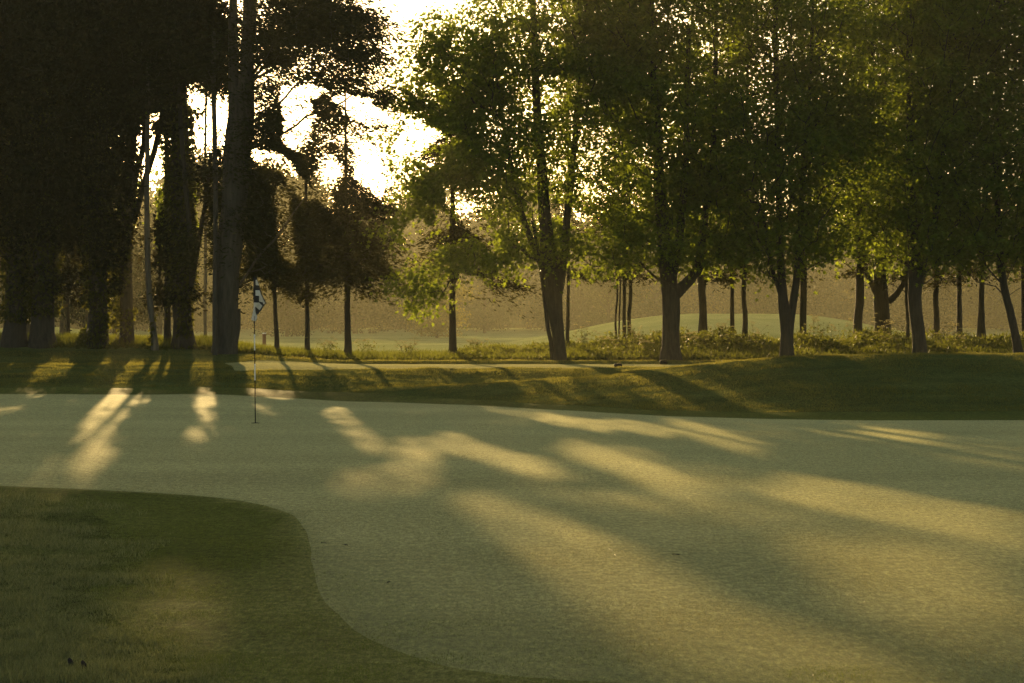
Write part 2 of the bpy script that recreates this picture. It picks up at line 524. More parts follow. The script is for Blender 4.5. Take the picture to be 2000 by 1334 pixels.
def maple_leaves(c, axis, nrm, L, W):
    """five-pointed leaf: 8 vertices in one notched outline, as three quads"""
    side = norm(np.cross(axis, nrm)); L = L[:, None]; W = W[:, None]
    up = nrm * L * .10
    pt = lambda a, s, h=0: c + axis * L * a + side * W * s + up * h
    v = np.stack([pt(0, 0), pt(.18, .42, 1), pt(.36, .2), pt(.68, .52, 1), pt(.62, .15), pt(1, 0, -1),
                  pt(.62, -.15), pt(.68, -.52, 1), pt(.36, -.2), pt(.18, -.42, 1)], 1)
    n = len(c); b = np.arange(n)[:, None] * 10
    f = np.concatenate([b + np.array([[0, 1, 2, 8]]), b + np.array([[0, 2, 8, 9]]) * 0 + b * 0 + np.array([[0, 8, 9, 9]])], 0) if False else None
    q = np.array([[0, 1, 2, 4], [0, 4, 6, 8], [2, 3, 4, 4], [4, 5, 6, 6]])
    # triangles only
    tri = np.array([[0, 1, 2], [0, 2, 8], [0, 8, 9], [2, 3, 4], [2, 4, 6], [2, 6, 8], [6, 7, 8], [4, 5, 6]])
    f = (b[:, :, None] + tri[None]).reshape(-1, 3)
    return v.reshape(-1, 3), f


def tube_mesh(paths, sides=5, bumps=0., rng=None):
    """paths: list of (pts n x 3, radii n). Returns verts, quads."""
    V = []; Fc = []; off = 0
    for pts, rad in paths:
        pts = np.asarray(pts, float); rad = np.asarray(rad, float)
        n = len(pts)
        s = sides if isinstance(sides, int) else sides(rad[0])
        t = np.gradient(pts, axis=0); t = norm(t)
        ref = np.array([0, 1., 0]) if abs(t[0, 1]) < .8 else np.array([1., 0, 0])
        a = norm(np.cross(t, ref[None])); b = np.cross(t, a)
        ang = np.arange(s) * 2 * pi / s
        r = rad[:, None] * np.ones(s)[None]
        if bumps and rng is not None and rad[0] > .05:
            k = rng.uniform(0, 6.28, 4)
            hh = pts[:, 2][:, None]
            r = r * (1 + bumps * (.5 * np.sin(3 * ang[None] + k[0] + hh * .35) + .35 * np.sin(5 * ang[None] + k[1] - hh * .5)
                                  + .5 * np.sin(hh * 2.1 + k[2] + ang[None]) + .3 * np.sin(9 * ang[None] + k[3])) + rng.normal(0, bumps * .25, r.shape))
        ring = pts[:, None] + (a[:, None] * np.cos(ang)[None, :, None] + b[:, None] * np.sin(ang)[None, :, None]) * r[:, :, None]
        V.append(ring.reshape(-1, 3))
        i = np.arange(n - 1)[:, None] * s; j = np.arange(s)[None]
        j2 = (j + 1) % s
        q = np.stack([i + j, i + j2, i + s + j2, i + s + j], -1).reshape(-1, 4) + off
        Fc.append(q)
        off += n * s
    return np.concatenate(V), np.concatenate(Fc)


def resample(pts, rad, step):
    pts = np.asarray(pts, float); rad = np.asarray(rad, float)
    L = np.concatenate([[0], np.cumsum(np.linalg.norm(np.diff(pts, axis=0), axis=1))])
    n = max(3, int(L[-1] / step))
    q = np.linspace(0, L[-1], n)
    return np.stack([pchip(L, pts[:, k], q) for k in range(3)], 1), np.interp(q, L, rad)


def foliage(rng, kind, clumps, size=1.0, per=60, carve=True, axis=(0, 0)):
    """leaf geometry spread over clump centres (n x 3); every clump is a spray pointing away from the trunk."""
    n = len(clumps)
    sp = {'maple': (.36, .30, .17), 'conifer': (.42, .17, .085), 'dense': (.36, .26, .17)}[kind]
    sp = np.array(sp) * size
    cnt = rng.poisson(per * rng.uniform(.5, 1.5, n))
    idx = np.repeat(np.arange(n), cnt)
    m = len(idx)
    dr = clumps[:, :2] - np.array(axis)[None]
    dr = dr / (np.linalg.norm(dr, axis=1)[:, None] + 1e-6) + rng.normal(0, .45, dr.shape)
    dr = dr / np.linalg.norm(dr, axis=1)[:, None]
    ft = np.stack([-dr[:, 1], dr[:, 0]], 1)
    g = rng.normal(size=(m, 3)) * sp * rng.uniform(.55, 1.45, n)[idx][:, None]
    tilt = rng.normal(0, .22, n) - (.18 if kind == 'conifer' else .05)
    off = np.zeros((m, 3))
    off[:, :2] = dr[idx] * g[:, :1] + ft[idx] * g[:, 1:2]
    off[:, 2] = g[:, 2] + g[:, 0] * tilt[idx] - .12 * np.abs(g[:, 0])
    c = clumps[idx] + off
    if carve:
        keep = ~(sunlit(c) & (rng.random(m) < (.96 if kind == 'maple' else .9)))
        c = c[keep]; off = off[keep]; idx = idx[keep]; m = len(c)
    d3 = np.concatenate([dr, np.zeros((n, 1))], 1)[idx]
    if kind == 'maple':
        ax = norm(d3 * .5 + norm(off * [1, 1, .2]) * .5 + np.array([0, 0, -.4]) + rng.normal(size=(m, 3)) * .45)
        nr = norm(np.array([0, 0, 1.]) + rng.normal(size=(m, 3)) * .75)
        L = rng.uniform(.06, .145, m); W = L * rng.uniform(.85, 1.1, m)
        return maple_leaves(c, ax, nr, L, W)
    if kind == 'conifer':
        sgn = np.sign(np.sum(off[:, :2] * ft[idx], 1))[:, None]
        ax = norm(d3 * .9 + np.concatenate([ft[idx] * sgn * .6, np.full((m, 1), -.35)], 1) + rng.normal(size=(m, 3)) * .3)
        nr = rand_unit(rng, m)
        L = rng.uniform(.06, .17, m); W = L * rng.uniform(.2, .38, m)
        return kites(c, ax, nr, L, W)
    ax = norm(d3 * .5 + np.array([0, 0, -.3]) + rng.normal(size=(m, 3)) * .5)
    nr = rand_unit(rng, m)
    L = rng.uniform(.08, .2, m); W = L * rng.uniform(.3, .55, m)
    return kites(c, ax, nr, L, W)


def sample_blobs(rng, blobs, n, d0, gap=None):
    """blobs in picture rows/columns at depth d0: (u, v, ru, rv[, dd, rd]). Samples favour the shell a little."""
    vol = np.array([b[2] * b[3] * (b[6] if len(b) > 6 else 1.) for b in blobs], float)
    pick = rng.choice(len(blobs), n, p=vol / vol.sum())
    q = rand_unit(rng, n) * (rng.random(n) ** .42)[:, None]
    out = np.zeros((n, 3))
    for k, b in enumerate(blobs):
        s = pick == k
        dd = b[4] if len(b) > 4 else 0; rd = b[5] if len(b) > 5 else min(2.6, b[2] * d0 / F * 1.0)
        d = d0 + dd
        out[s, 0] = (b[0] - 1000) * d / F + q[s, 0] * b[2] * d / F
        out[s, 1] = d + q[s, 1] * rd
        out[s, 2] = H - (b[1] - VH) * d / F + q[s, 2] * b[3] * d / F
    return out


def grow(rng, stems, clumps, steep=.5, rmax=.09, straight=False):
    """branches from the stems to every clump centre"""
    nodes = []; par = []; plen = []; trunk_n = 0
    for pts, rad in stems:
        for k in range(len(pts)):
            nodes.append(pts[k]); par.append(-1); plen.append(0.)
    trunk_n = len(nodes)
    base_rad = np.concatenate([r for p, r in stems])
    cap = trunk_n + len(clumps) * 4 + 8
    N = np.zeros((cap, 3)); N[:trunk_n] = nodes
    PL = np.zeros(cap); PA = np.full(cap, -1); cntn = trunk_n
    zb = min(p[0][2] for p, r in stems)
    tp = N[:trunk_n]
    dist = np.array([np.min(np.linalg.norm((tp - c) * [1, 1, .6], axis=1)) for c in clumps])
    for ci in np.argsort(dist):
        c = clumps[ci]
        A = N[:cntn]
        dv = c - A
        hor = np.hypot(dv[:, 0], dv[:, 1])
        L = np.linalg.norm(dv, axis=1)
        cost = L + 1.6 * np.maximum(0, steep * hor - dv[:, 2]) + .22 * PL[:cntn] + np.where(A[:, 2] < zb + 1.8, 3., 0)
        k = int(np.argmin(cost))
        a = N[k]
        prev = k
        m = 3
        for s in range(1, m + 1):
            t = s / m
            p = a + (c - a) * t
            if s < m:
                p = p + rng.normal(size=3) * .05 * L[k]
                p[2] -= (.10 if steep > .2 else -.12) * L[k] * sin(pi * t) * (1 if steep > .2 else 1)
            N[cntn] = p; PA[cntn] = prev; PL[cntn] = PL[prev] + L[k] / m
            prev = cntn; cntn += 1
    load = np.zeros(cntn)
    R = np.zeros(cntn)
    child = np.zeros(cntn, int)
    acc = np.zeros(cntn)
    for k in range(cntn - 1, trunk_n - 1, -1):
        r = max(.009, acc[k] ** (1 / 2.2)) if acc[k] > 0 else .009
        R[k] = min(r, rmax)
        if PA[k] >= trunk_n: acc[PA[k]] += R[k] ** 2.2
    paths = []
    # chains of the main continuation
    kids = {}
    for k in range(trunk_n, cntn): kids.setdefault(PA[k], []).append(k)
    stack = []
    for t in range(trunk_n):
        for k in kids.get(t, []): stack.append((t, k))
    while stack:
        a, k = stack.pop()
        pts = [N[a], N[k]]; rr = [min(R[k] * 1.15, rmax * 1.1), R[k]]
        cur = k
        while cur in kids:
            ks = sorted(kids[cur], key=lambda q: -R[q])
            for o in ks[1:]: stack.append((cur, o))
            cur = ks[0]; pts.append(N[cur]); rr.append(R[cur])
        rr[-1] *= .5
        paths.append((np.array(pts), np.array(rr)))
    return paths


def ivy_leaves(rng, stem, z0, z1, thick, dens=420, size=.09):
    pts, rad = stem
    s = (pts[:, 2] >= z0) & (pts[:, 2] <= z1)
    p = pts[s]; r = rad[s]
    if len(p) < 2: return None
    Ltot = z1 - z0
    n = int(dens * Ltot * 2 * pi * (r.mean() + thick * .5))
    z = rng.uniform(z0, z1, n)
    cx = np.interp(z, p[:, 2], p[:, 0]); cy = np.interp(z, p[:, 2], p[:, 1]); rr = np.interp(z, p[:, 2], r)
    th = rng.uniform(0, 2 * pi, n)
    lump = 1 + .9 * vnoise(th * 1.6 + 7, z * 1.3, 21) + .8 * vnoise(th * 3.1, z * 3.3, 22)
    edge = np.minimum(1, np.minimum((z - z0) / .5, (z1 - z) / .8)) ** .5
    rad_ = rr + .02 + thick * np.clip(lump, .15, 2) * edge * rng.random(n) ** .6
    c = np.stack([cx + rad_ * np.cos(th), cy + rad_ * np.sin(th), z], 1)
    k = ~(tee_lit(c) | sunlit(c)); c = c[k]; th = th[k]; n = len(c)
    out = np.stack([np.cos(th), np.sin(th), np.zeros(n)], 1)
    ax = norm(out * .5 + np.array([0, 0, -.8]) + rng.normal(size=(n, 3)) * .4)
    nr = norm(out + rng.normal(size=(n, 3)) * .6)
    L = rng.uniform(.6, 1.4, n) * size
    return kites(c, ax, nr, L, L * .95)


TREE_N = [0]


def tree(name, label, cat, d, trunk, kind, blobs, n, stems=(), per=60, size=1., ivy=None, bark='bark', leaf=None, steep=.5,
         rmax=.09, group=None, carve=True, flare=1.5, limbs=(), fork=None):
    """trunk / stems: lists of (u, v, width px[, depth offset]) from the ground upward"""
    TREE_N[0] += 1
    rng = np.random.default_rng(100 + TREE_N[0])

    def path(tk, ground=False, step=.3):
        pts = []; rad = []
        for t in tk:
            dd = d + (t[3] if len(t) > 3 else 0)
            pts.append(P(t[0], t[1], dd)); rad.append(t[2] * dd / F / 2)
        pts = np.array(pts); rad = np.array(rad)
        if ground:
            zg = Z(pts[0, 0], pts[0, 1])[0] - .25
            if zg < pts[0, 2]:
                pts = np.vstack([[pts[0, 0], pts[0, 1], zg], pts]); rad = np.concatenate([[rad[0] * 1.12], rad])
            else:
                pts[0, 2] = zg
        return resample(pts, rad, step)
    tp, tr = path(trunk, True)
    h = tp[:, 2] - tp[0, 2]
    tr = tr * (1 + (flare - 1) * np.exp(-np.maximum(h - .25, 0) / .22) * .5)
    tp = tp + np.cumsum(rng.normal(0, .006, tp.shape), axis=0) * [1, 1, 0]
    root = empty(name, (tp[0, 0], tp[0, 1], Z(tp[0, 0], tp[0, 1])[0]), label, cat, group)
    main = [(tp, tr)]
    extra = [path(s, s[0][1] > 600) for s in stems]
    extra_l = [path(s) for s in limbs]
    v, f = tube_mesh(main + extra, 16, .085, rng)
    v_t, f_t = v, f
    cl = sample_blobs(rng, blobs, n, d)
    gz = Z(cl[:, 0], cl[:, 1])
    cl = cl[cl[:, 2] > gz + .9]
    if carve:
        keep = ~(sunlit(cl, .9) & (rng.random(len(cl)) < .8))
        grown = cl[keep]
    else:
        grown = cl
    paths = grow(rng, main + extra + extra_l, grown, steep, rmax)
    if carve:
        paths = [p for p in paths if p[1][0] > .04 or not sunlit(p[0], 1.0).any()]
    allp = paths + extra_l
    v, f = tube_mesh(allp, 5)
    mesh_obj('trunk', np.concatenate([v_t, v]), np.concatenate([f_t, f + len(v_t)]), M[bark], root, smooth=True)
    v, f = foliage(rng, kind, cl, size, per, carve, tp[0, :2])
    mesh_obj('crown', v, f, M[leaf or {'maple': 'maple', 'conifer': 'conifer', 'dense': 'dark_conifer'}[kind]], root)
    if ivy:
        st = main[0]
        dd = d
        z0 = H - (ivy[1] - VH) * dd / F; z1 = H - (ivy[0] - VH) * dd / F
        r = ivy_leaves(rng, st, z0, z1, ivy[2])
        if r: mesh_obj('ivy', r[0], r[1], M['ivy'], root)
    return root


exec_trees = True
if exec_trees:
    LG = 'ivy clad trees in the dark left clump'
    # ---- left clump
    tree('ivy_tree', 'dark tree standing just beyond the left edge of the picture', 'tree', 52, [(-75, 680, 50), (-80, 300, 42), (-80, -200, 30)], 'dense',
         [(-90, 100, 160, 260), (-110, 420, 110, 140)], 330, per=92, size=1.0, ivy=(300, 640, .15), steep=.3)
    tree('ivy_tree', 'leftmost thick dark trunk wrapped in ivy down to a grey foot', 'tree', 51.5, [(26, 680, 46), (30, 600, 40), (25, 400, 36), (20, 0, 30), (20, -220, 20)], 'dense',
         [(30, 90, 130, 250), (10, 380, 90, 130), (55, 540, 16, 30)], 400, per=92, size=1.0, ivy=(150, 628, .13), steep=.3)
    tree('ivy_tree', 'broad ivy covered trunk with a bare grey stone like foot, second from the left', 'tree', 51.5, [(84, 678, 48), (84, 600, 44), (86, 400, 38), (90, 0, 30), (90, -220, 20)], 'dense',
         [(110, 80, 130, 260), (110, 380, 95, 110), (112, 545, 18, 36), (158, 550, 16, 40)], 430, per=92, size=1.0, ivy=(100, 618, .15), steep=.3)
    tree('thin_dark_tree', 'single thin straight dark trunk between two wide ivy trunks', 'tree', 56, [(132, 668, 7), (131, 560, 6.5), (130, 300, 6), (130, -50, 5)], 'conifer',
         [(132, 380, 50, 130), (135, 500, 35, 40), (132, 150, 50, 130)], 110, per=115, steep=0.1)
    tree('ivy_tree', 'shaggy ivy column rising beside the small yellow green bush', 'tree', 51.5, [(190, 680, 42), (190, 600, 36), (192, 400, 32), (195, 0, 28), (195, -220, 20)], 'dense',
         [(195, 90, 130, 260), (190, 350, 90, 110), (185, 480, 55, 60), (221, 560, 14, 38)], 430, per=92, size=1.0, ivy=(120, 668, .19), steep=.3)
    tree('ivy_tree', 'narrow ivy covered trunk just left of the pale slender stem', 'tree', 52, [(247, 680, 28), (247, 600, 25), (246, 500, 24), (250, 380, 22), (262, 200, 20), (265, -150, 16)], 'dense',
         [(270, 60, 110, 200), (250, 240, 60, 90), (270, 560, 14, 36), (278, 450, 20, 40)], 330, per=92, size=1.0, ivy=(380, 672, .15), steep=.3,
         stems=[[(255, 400, 13), (268, 330, 12), (280, 290, 10), (285, 180, 9), (290, -60, 7)], [(262, 430, 12), (285, 345, 12), (305, 280, 11), (318, 200, 9), (320, -60, 8)]])
    tree('pale_tree', 'slender pale bare trunk curving up between two ivy trunks', 'tree', 51, [(302, 680, 13), (299, 640, 12), (290, 560, 11.5), (286, 480, 11), (284, 380, 10), (285, 240, 9), (290, 60, 8)], 'conifer',
         [(300, 80, 60, 90), (290, 180, 40, 50)], 60, per=115, bark='bark_pale', ivy=(610, 672, .05))
    tree('forked_sapling', 'small dark trunk forking low beside the pale slender stem', 'tree', 52.5, [(328, 678, 15), (327, 640, 13), (326, 560, 11), (324, 480, 9), (322, 330, 8), (322, 120, 6)], 'maple',
         [(322, 340, 35, 60), (330, 440, 28, 60), (320, 200, 40, 70)], 70, per=100,
         stems=[[(319, 600, 3.5), (312, 560, 3.5), (314, 480, 3), (300, 420, 2.5)], [(305, 590, 3), (312, 540, 3), (317, 480, 2.5)]])
    tree('ivy_tree', 'tall trunk with ragged ivy and a bare grey patch low on its front', 'tree', 51.5, [(359, 678, 42), (357, 630, 36), (354, 560, 37), (352, 400, 36), (350, 250, 33), (345, 130, 30), (340, 0, 26), (340, -200, 20)], 'dense',
         [(330, 40, 120, 110), (390, 70, 45, 60), (340, 160, 40, 40), (388, 145, 36, 30), (328, 210, 26, 50, 0, .8, .6), (395, 330, 26, 22, 0, .8, .6), (336, 565, 10, 30), (312, 575, 10, 20), (395, 578, 22, 18), (310, 480, 20, 50)], 420, per=92, size=.95, ivy=(150, 655, .12), steep=.3,
         stems=[[(374, 560, 8, -.45), (372, 470, 9, -.45), (362, 360, 9, -.45), (352, 220, 8, -.45), (345, 60, 7, -.4)], [(372, 560, 14), (388, 470, 10), (402, 390, 7), (412, 300, 5)]])
    tree('giant_conifer', 'largest bare grey trunk, splitting into two high stems left of the flag', 'tree', 50.6,
         [(438, 676, 45), (440, 640, 43), (444, 560, 48), (450, 480, 50), (457, 400, 50), (464, 300, 52), (468, 240, 50), (474, 190, 40), (481, 150, 28), (484, 40, 22), (486, -170, 14)], 'conifer',
         [(655, 45, 85, 42), (700, 30, 55, 22), (705, 110, 50, 28), (600, 20, 90, 50), (640, 100, 55, 30), (560, 50, 60, 60), (520, 100, 35, 60), (550, 190, 60, 38), (620, 205, 50, 18),
          (700, 178, 55, 26), (740, 195, 28, 18), (660, 150, 55, 18), (540, 262, 55, 42), (510, 330, 45, 70), (495, 420, 45, 55), (415, 120, 28, 70), (430, 285, 16, 45, 1.5, .5), (415, 400, 16, 50, 1.5, .5), (400, 345, 24, 22),
          (560, 330, 40, 30), (640, 235, 55, 14), (500, -80, 180, 70), (660, -60, 90, 60), (715, 60, 30, 16), (400, 480, 30, 60), (430, 570, 50, 20, 1), (720, 230, 30, 16), (422, 380, 26, 50, 1), (395, 440, 30, 50, 1), (565, 292, 26, 16), (600, 262, 36, 16), (520, 235, 30, 20), (610, 120, 150, 150, 0, 2.2, .5), (545, 290, 85, 90, 0, 1.6, .7), (520, 440, 60, 100, .8, 1, .6)],
         1500, per=85, size=1.05, steep=.25, rmax=.07, bark='bark_grey', flare=1.25,
         stems=[[(461, 300, 28), (457, 200, 25), (456, 130, 20), (455, 50, 18), (456, -150, 12)],
                [(420, 660, 10, -.5), (420, 560, 9, -.5), (421, 440, 9, -.4), (420, 300, 10), (417, 160, 9), (418, 60, 6)],
                [(455, 670, 18), (463, 640, 14), (466, 612, 11), (466, 603, 8)],
                [(497, 60, 9), (498, -20, 8), (500, -120, 6)]],
         limbs=[[(476, 172, 7), (505, 128, 6.5), (540, 90, 6), (560, 50, 5), (610, 0, 4)], [(474, 175, 7), (520, 130, 6), (560, 118, 5.5), (600, 103, 4.5), (640, 80, 3)],
                [(480, 165, 5), (545, 120, 6), (560, 70, 5), (600, 20, 4), (640, -20, 3)],
                [(470, 250, 6), (530, 215, 5.5), (565, 182, 5), (580, 162, 4.5), (612, 150, 4), (640, 130, 3.5), (655, 112, 2)], [(582, 162, 3.5), (640, 158, 3), (700, 152, 2.5), (735, 146, 2)],
                [(464, 310, 7), (500, 285, 6), (550, 262, 5.5), (585, 240, 5), (596, 228, 5), (640, 215, 4.5), (668, 200, 4), (692, 182, 3)], [(594, 230, 3), (640, 233, 3), (670, 222, 2)],
                [(452, 575, 6), (480, 540, 5), (505, 500, 4.5), (535, 470, 4), (570, 420, 3), (600, 380, 2.5)]])
    # ---- middle conifers
    tree('drooping_conifer', 'small conifer with a drooping skirt of foliage right of the flag', 'tree', 53, [(541, 674, 9), (538, 600, 8), (536, 500, 7.5), (535, 400, 6), (534, 320, 4)], 'conifer',
         [(548, 535, 36, 28), (520, 500, 30, 40), (555, 560, 28, 20), (500, 520, 22, 24), (540, 440, 40, 45), (530, 370, 30, 30), (540, 440, 55, 140, 0, 1, 1.)], 210, per=130, size=.8, steep=-.15, rmax=.03)
    tree('thin_conifer', 'sparse conifer on a thin straight trunk between two fuller conifers', 'tree', 53, [(601, 682, 10), (600, 600, 8.5), (600, 500, 7.5), (598, 400, 6), (597, 330, 5), (603, 280, 3)], 'conifer',
         [(600, 380, 45, 55), (590, 450, 40, 45), (620, 500, 28, 25), (600, 320, 35, 30), (580, 520, 22, 18), (595, 430, 60, 140, 0, 1, 1.), (600, 560, 40, 40, 0, 1, .7)], 200, per=84, size=.85, steep=0, rmax=.025)
    tree('tall_conifer', 'full conifer on a dark trunk, standing alone before the misty field', 'tree', 53, [(680, 686, 14), (678, 640, 12), (677, 540, 10.5), (675, 440, 9), (674, 340, 7), (673, 220, 4), (673, 160, 2)], 'conifer',
         [(680, 300, 42, 40), (690, 360, 55, 45), (700, 420, 65, 45), (650, 450, 45, 45), (720, 480, 55, 50), (690, 520, 60, 35), (640, 510, 35, 35), (655, 560, 30, 14), (725, 530, 45, 28), (735, 400, 25, 35), (655, 380, 35, 30), (740, 290, 20, 12), (675, 410, 100, 180, 0, 1.6, .9), (640, 550, 80, 45, 0, 1.2, .7), (715, 550, 60, 50, 0, 1.2, .7), (652, 572, 12, 18), (706, 580, 12, 14), (728, 558, 18, 12), (632, 548, 14, 16), (690, 240, 20, 30)],
         430, per=80, size=.9, steep=-.1, rmax=.03)
    tree('thin_conifer', 'conifer trunk rising inside the leftmost edge of the broad maple crown', 'tree', 53.5, [(885, 684, 15), (884, 600, 12), (884, 500, 11), (883, 350, 8), (882, 200, 5)], 'conifer',
         [(885, 430, 60, 90), (880, 300, 55, 90), (900, 540, 50, 22), (950, 570, 28, 18), (890, 200, 40, 60), (985, 560, 25, 20)], 330, per=84, size=.85, steep=-.1, rmax=.03)
    # ---- big maples
    MR = .11
    tree('maple', 'broad maple at the edge of the bright gap, its low leaves glowing yellow', 'tree', 50.6, [(1093, 706, 24), (1091, 660, 22), (1085, 600, 30), (1078, 545, 40), (1070, 470, 26), (1060, 330, 20), (1050, 150, 15), (1040, -150, 8)], 'maple',
         [(985, 330, 190, 190), (940, 150, 135, 160), (1080, 60, 180, 190), (850, 260, 80, 85), (835, 430, 82, 90), (845, 545, 80, 45), (990, 490, 140, 60), (1050, -140, 200, 130), (810, 180, 35, 60), (815, 600, 24, 14), (860, 60, 40, 60), (850, 120, 50, 80), (840, 330, 60, 90)],
         780, per=84, steep=.75, rmax=MR,
         stems=[[(1079, 690, 9), (1070, 640, 8), (1063, 580, 7), (1058, 540, 6.5), (1040, 430, 6)], [(1084, 600, 18), (1095, 540, 18), (1110, 400, 14), (1130, 200, 10), (1150, -50, 6)],
                [(1080, 590, 14), (1066, 540, 13), (1020, 420, 11), (985, 250, 8), (960, 80, 5)]])
    tree('maple', 'stout maple forking low with a thick limb to the right', 'tree', 50.4, [(1310, 708, 40), (1310, 670, 33), (1312, 600, 35), (1305, 540, 32), (1295, 450, 24), (1285, 300, 19), (1275, 100, 14), (1270, -150, 8)], 'maple',
         [(1270, 260, 180, 220), (1240, 470, 150, 75), (1400, 330, 130, 160), (1300, -40, 210, 190), (1390, 480, 90, 45), (1200, 100, 120, 150)],
 660, per=80, steep=.75, rmax=MR,
         stems=[[(1312, 580, 26), (1335, 558, 22), (1360, 530, 18), (1375, 440, 14), (1395, 250, 10), (1400, 0, 7)], [(1308, 560, 20), (1325, 480, 16), (1340, 300, 12), (1345, 50, 8)]])
    tree('maple', 'maple trunk splitting into a narrow V behind the right mound', 'tree', 50.2, [(1536, 705, 26), (1535, 650, 23), (1530, 600, 20), (1527, 540, 15), (1520, 400, 13), (1515, 150, 10), (1510, -150, 6)], 'maple',
         [(1530, 300, 160, 230), (1540, 480, 130, 60), (1530, -40, 190, 190), (1600, 200, 110, 170)],
 540, per=80, steep=.8, rmax=MR,
         stems=[[(1541, 660, 17), (1548, 600, 15), (1556, 540, 13), (1565, 400, 11), (1580, 200, 8), (1590, -50, 5)], [(1529, 590, 10), (1516, 550, 8), (1506, 520, 7), (1490, 400, 6), (1480, 300, 4)]])
    tree('maple', 'squat thick maple spreading two side limbs behind the parsley', 'tree', 56.5, [(1724, 662, 34), (1724, 630, 30), (1722, 590, 30), (1720, 540, 24), (1725, 400, 18), (1730, 150, 12), (1735, -100, 7)], 'maple',
         [(1724, 300, 150, 190), (1724, 60, 170, 180), (1715, 480, 110, 55)], 420, per=80, steep=.8, rmax=MR,
         stems=[[(1715, 580, 13), (1703, 555, 10), (1692, 530, 9), (1680, 440, 8), (1665, 280, 5)], [(1735, 590, 14), (1755, 570, 11), (1768, 545, 10), (1785, 430, 8), (1800, 250, 5)]])
    tree('maple', 'maple with a single leaning trunk rising from behind the mound crest', 'tree', 50.2, [(1797, 702, 27), (1794, 650, 25), (1788, 590, 25), (1790, 540, 28), (1785, 430, 19), (1780, 200, 13), (1780, -100, 8)], 'maple',
         [(1800, 250, 160, 240), (1800, 460, 140, 65), (1830, -50, 190, 190)], 520, per=80, steep=.8, rmax=MR,
         stems=[[(1792, 560, 18), (1806, 520, 15), (1830, 400, 11), (1850, 200, 8), (1860, -50, 5)]])
    tree('maple', 'dark trunk leaning left at the right end of the row', 'tree', 50.6, [(1992, 700, 20), (1985, 660, 16), (1976, 620, 15), (1965, 575, 15), (1958, 530, 14), (1950, 400, 12), (1950, 150, 9), (1950, -100, 6)], 'maple',
         [(1950, 280, 150, 240), (1960, 470, 130, 60), (1990, -30, 190, 190)], 460, per=80, steep=.8, rmax=MR)
    tree('maple', 'maple crown leaning in from beyond the right edge', 'tree', 51, [(2085, 700, 26), (2085, 550, 22), (2085, 200, 14), (2085, -100, 8)], 'maple',
         [(2090, 280, 150, 240), (2090, 470, 130, 60), (2100, -30, 190, 190)], 380, per=80, steep=.8, rmax=MR)
    tree('maple', 'smaller forked trunk set back right of the stout maple', 'tree', 57, [(1373, 655, 20), (1374, 620, 15), (1370, 570, 14), (1366, 535, 12), (1360, 400, 9), (1355, 200, 6)], 'maple',
         [(1370, 380, 90, 120), (1370, 180, 110, 150), (1390, 490, 60, 35)], 200, per=80, steep=.8, rmax=.05, stems=[[(1373, 570, 9), (1378, 535, 8), (1395, 400, 6), (1410, 250, 4)]])
    # ---- thin conifers of the back row
    thin = [(1109, 664, 8, 6, 'thin dark pole trunk touching the right side of the broad maple'),
            (1204, 664, 4.5, 4, 'thinnest pair stem, left of the four thin trunks standing close together'),
            (1211, 664, 3.5, 3, 'very thin leaning stem, second of the four thin trunks standing close together'),
            (1219, 664, 8, 6.5, 'third of the four thin trunks standing close together'),
            (1230, 664, 8, 7, 'rightmost of the four thin trunks standing close together'),
            (1429, 662, 10, 7.5, 'thin trunk before the far mound, left one of a matching pair'),
            (1454, 666, 12, 8.5, 'thin trunk before the far mound, right one of a matching pair'),
            (1568, 662, 13, 10, 'double thin trunk just right of the V shaped maple'),
            (1676, 660, 18, 16, 'straight medium trunk left of the squat thick maple'),
            (1772, 660, 7, 6, 'slim dark stem half hidden behind the leaning mound maple'),
            (1830, 660, 12, 10, 'thin ivy speckled trunk right of the leaning mound maple'),
            (1873, 658, 13, 9, 'thin trunk widening at its foot, before the right end of the far mound'),
            (1917, 656, 18, 10, 'dark trunk with a swollen flared foot near the right edge'),
            (2003, 660, 14, 12, 'dark trunk cut by the right edge of the picture')]
    for k, (u, v, w0, w1, lab) in enumerate(thin):
        r = np.random.default_rng(900 + k)
        l = r.normal(0, 3)
        small = w0 < 6
        tree('thin_conifer', lab, 'tree', 56.0 + r.uniform(-.6, .6), [(u, v, w0), (u + r.normal(0, 1.2), v - 40, w1 + (w0 - w1) * .35), (u + r.normal(0, 2), 580, w1), (u + l, 420, w1 * .9), (u + l * 1.5, 150, w1 * .6), (u + l, -60, w1 * .3)],
             'conifer', [(u, 420, 45, 110), (u, 200, 50, 170), (u + r.uniform(-30, 30), 540, 36, 16), (u, 20, 40, 120)], 60 if small else 110, per=100, size=.8, steep=-.05, rmax=.03, flare=1.6,
             stems=[[(u + 4, 655, 6), (u + 5, 560, 6), (u + 8, 400, 4)]] if u == 1568 else ())

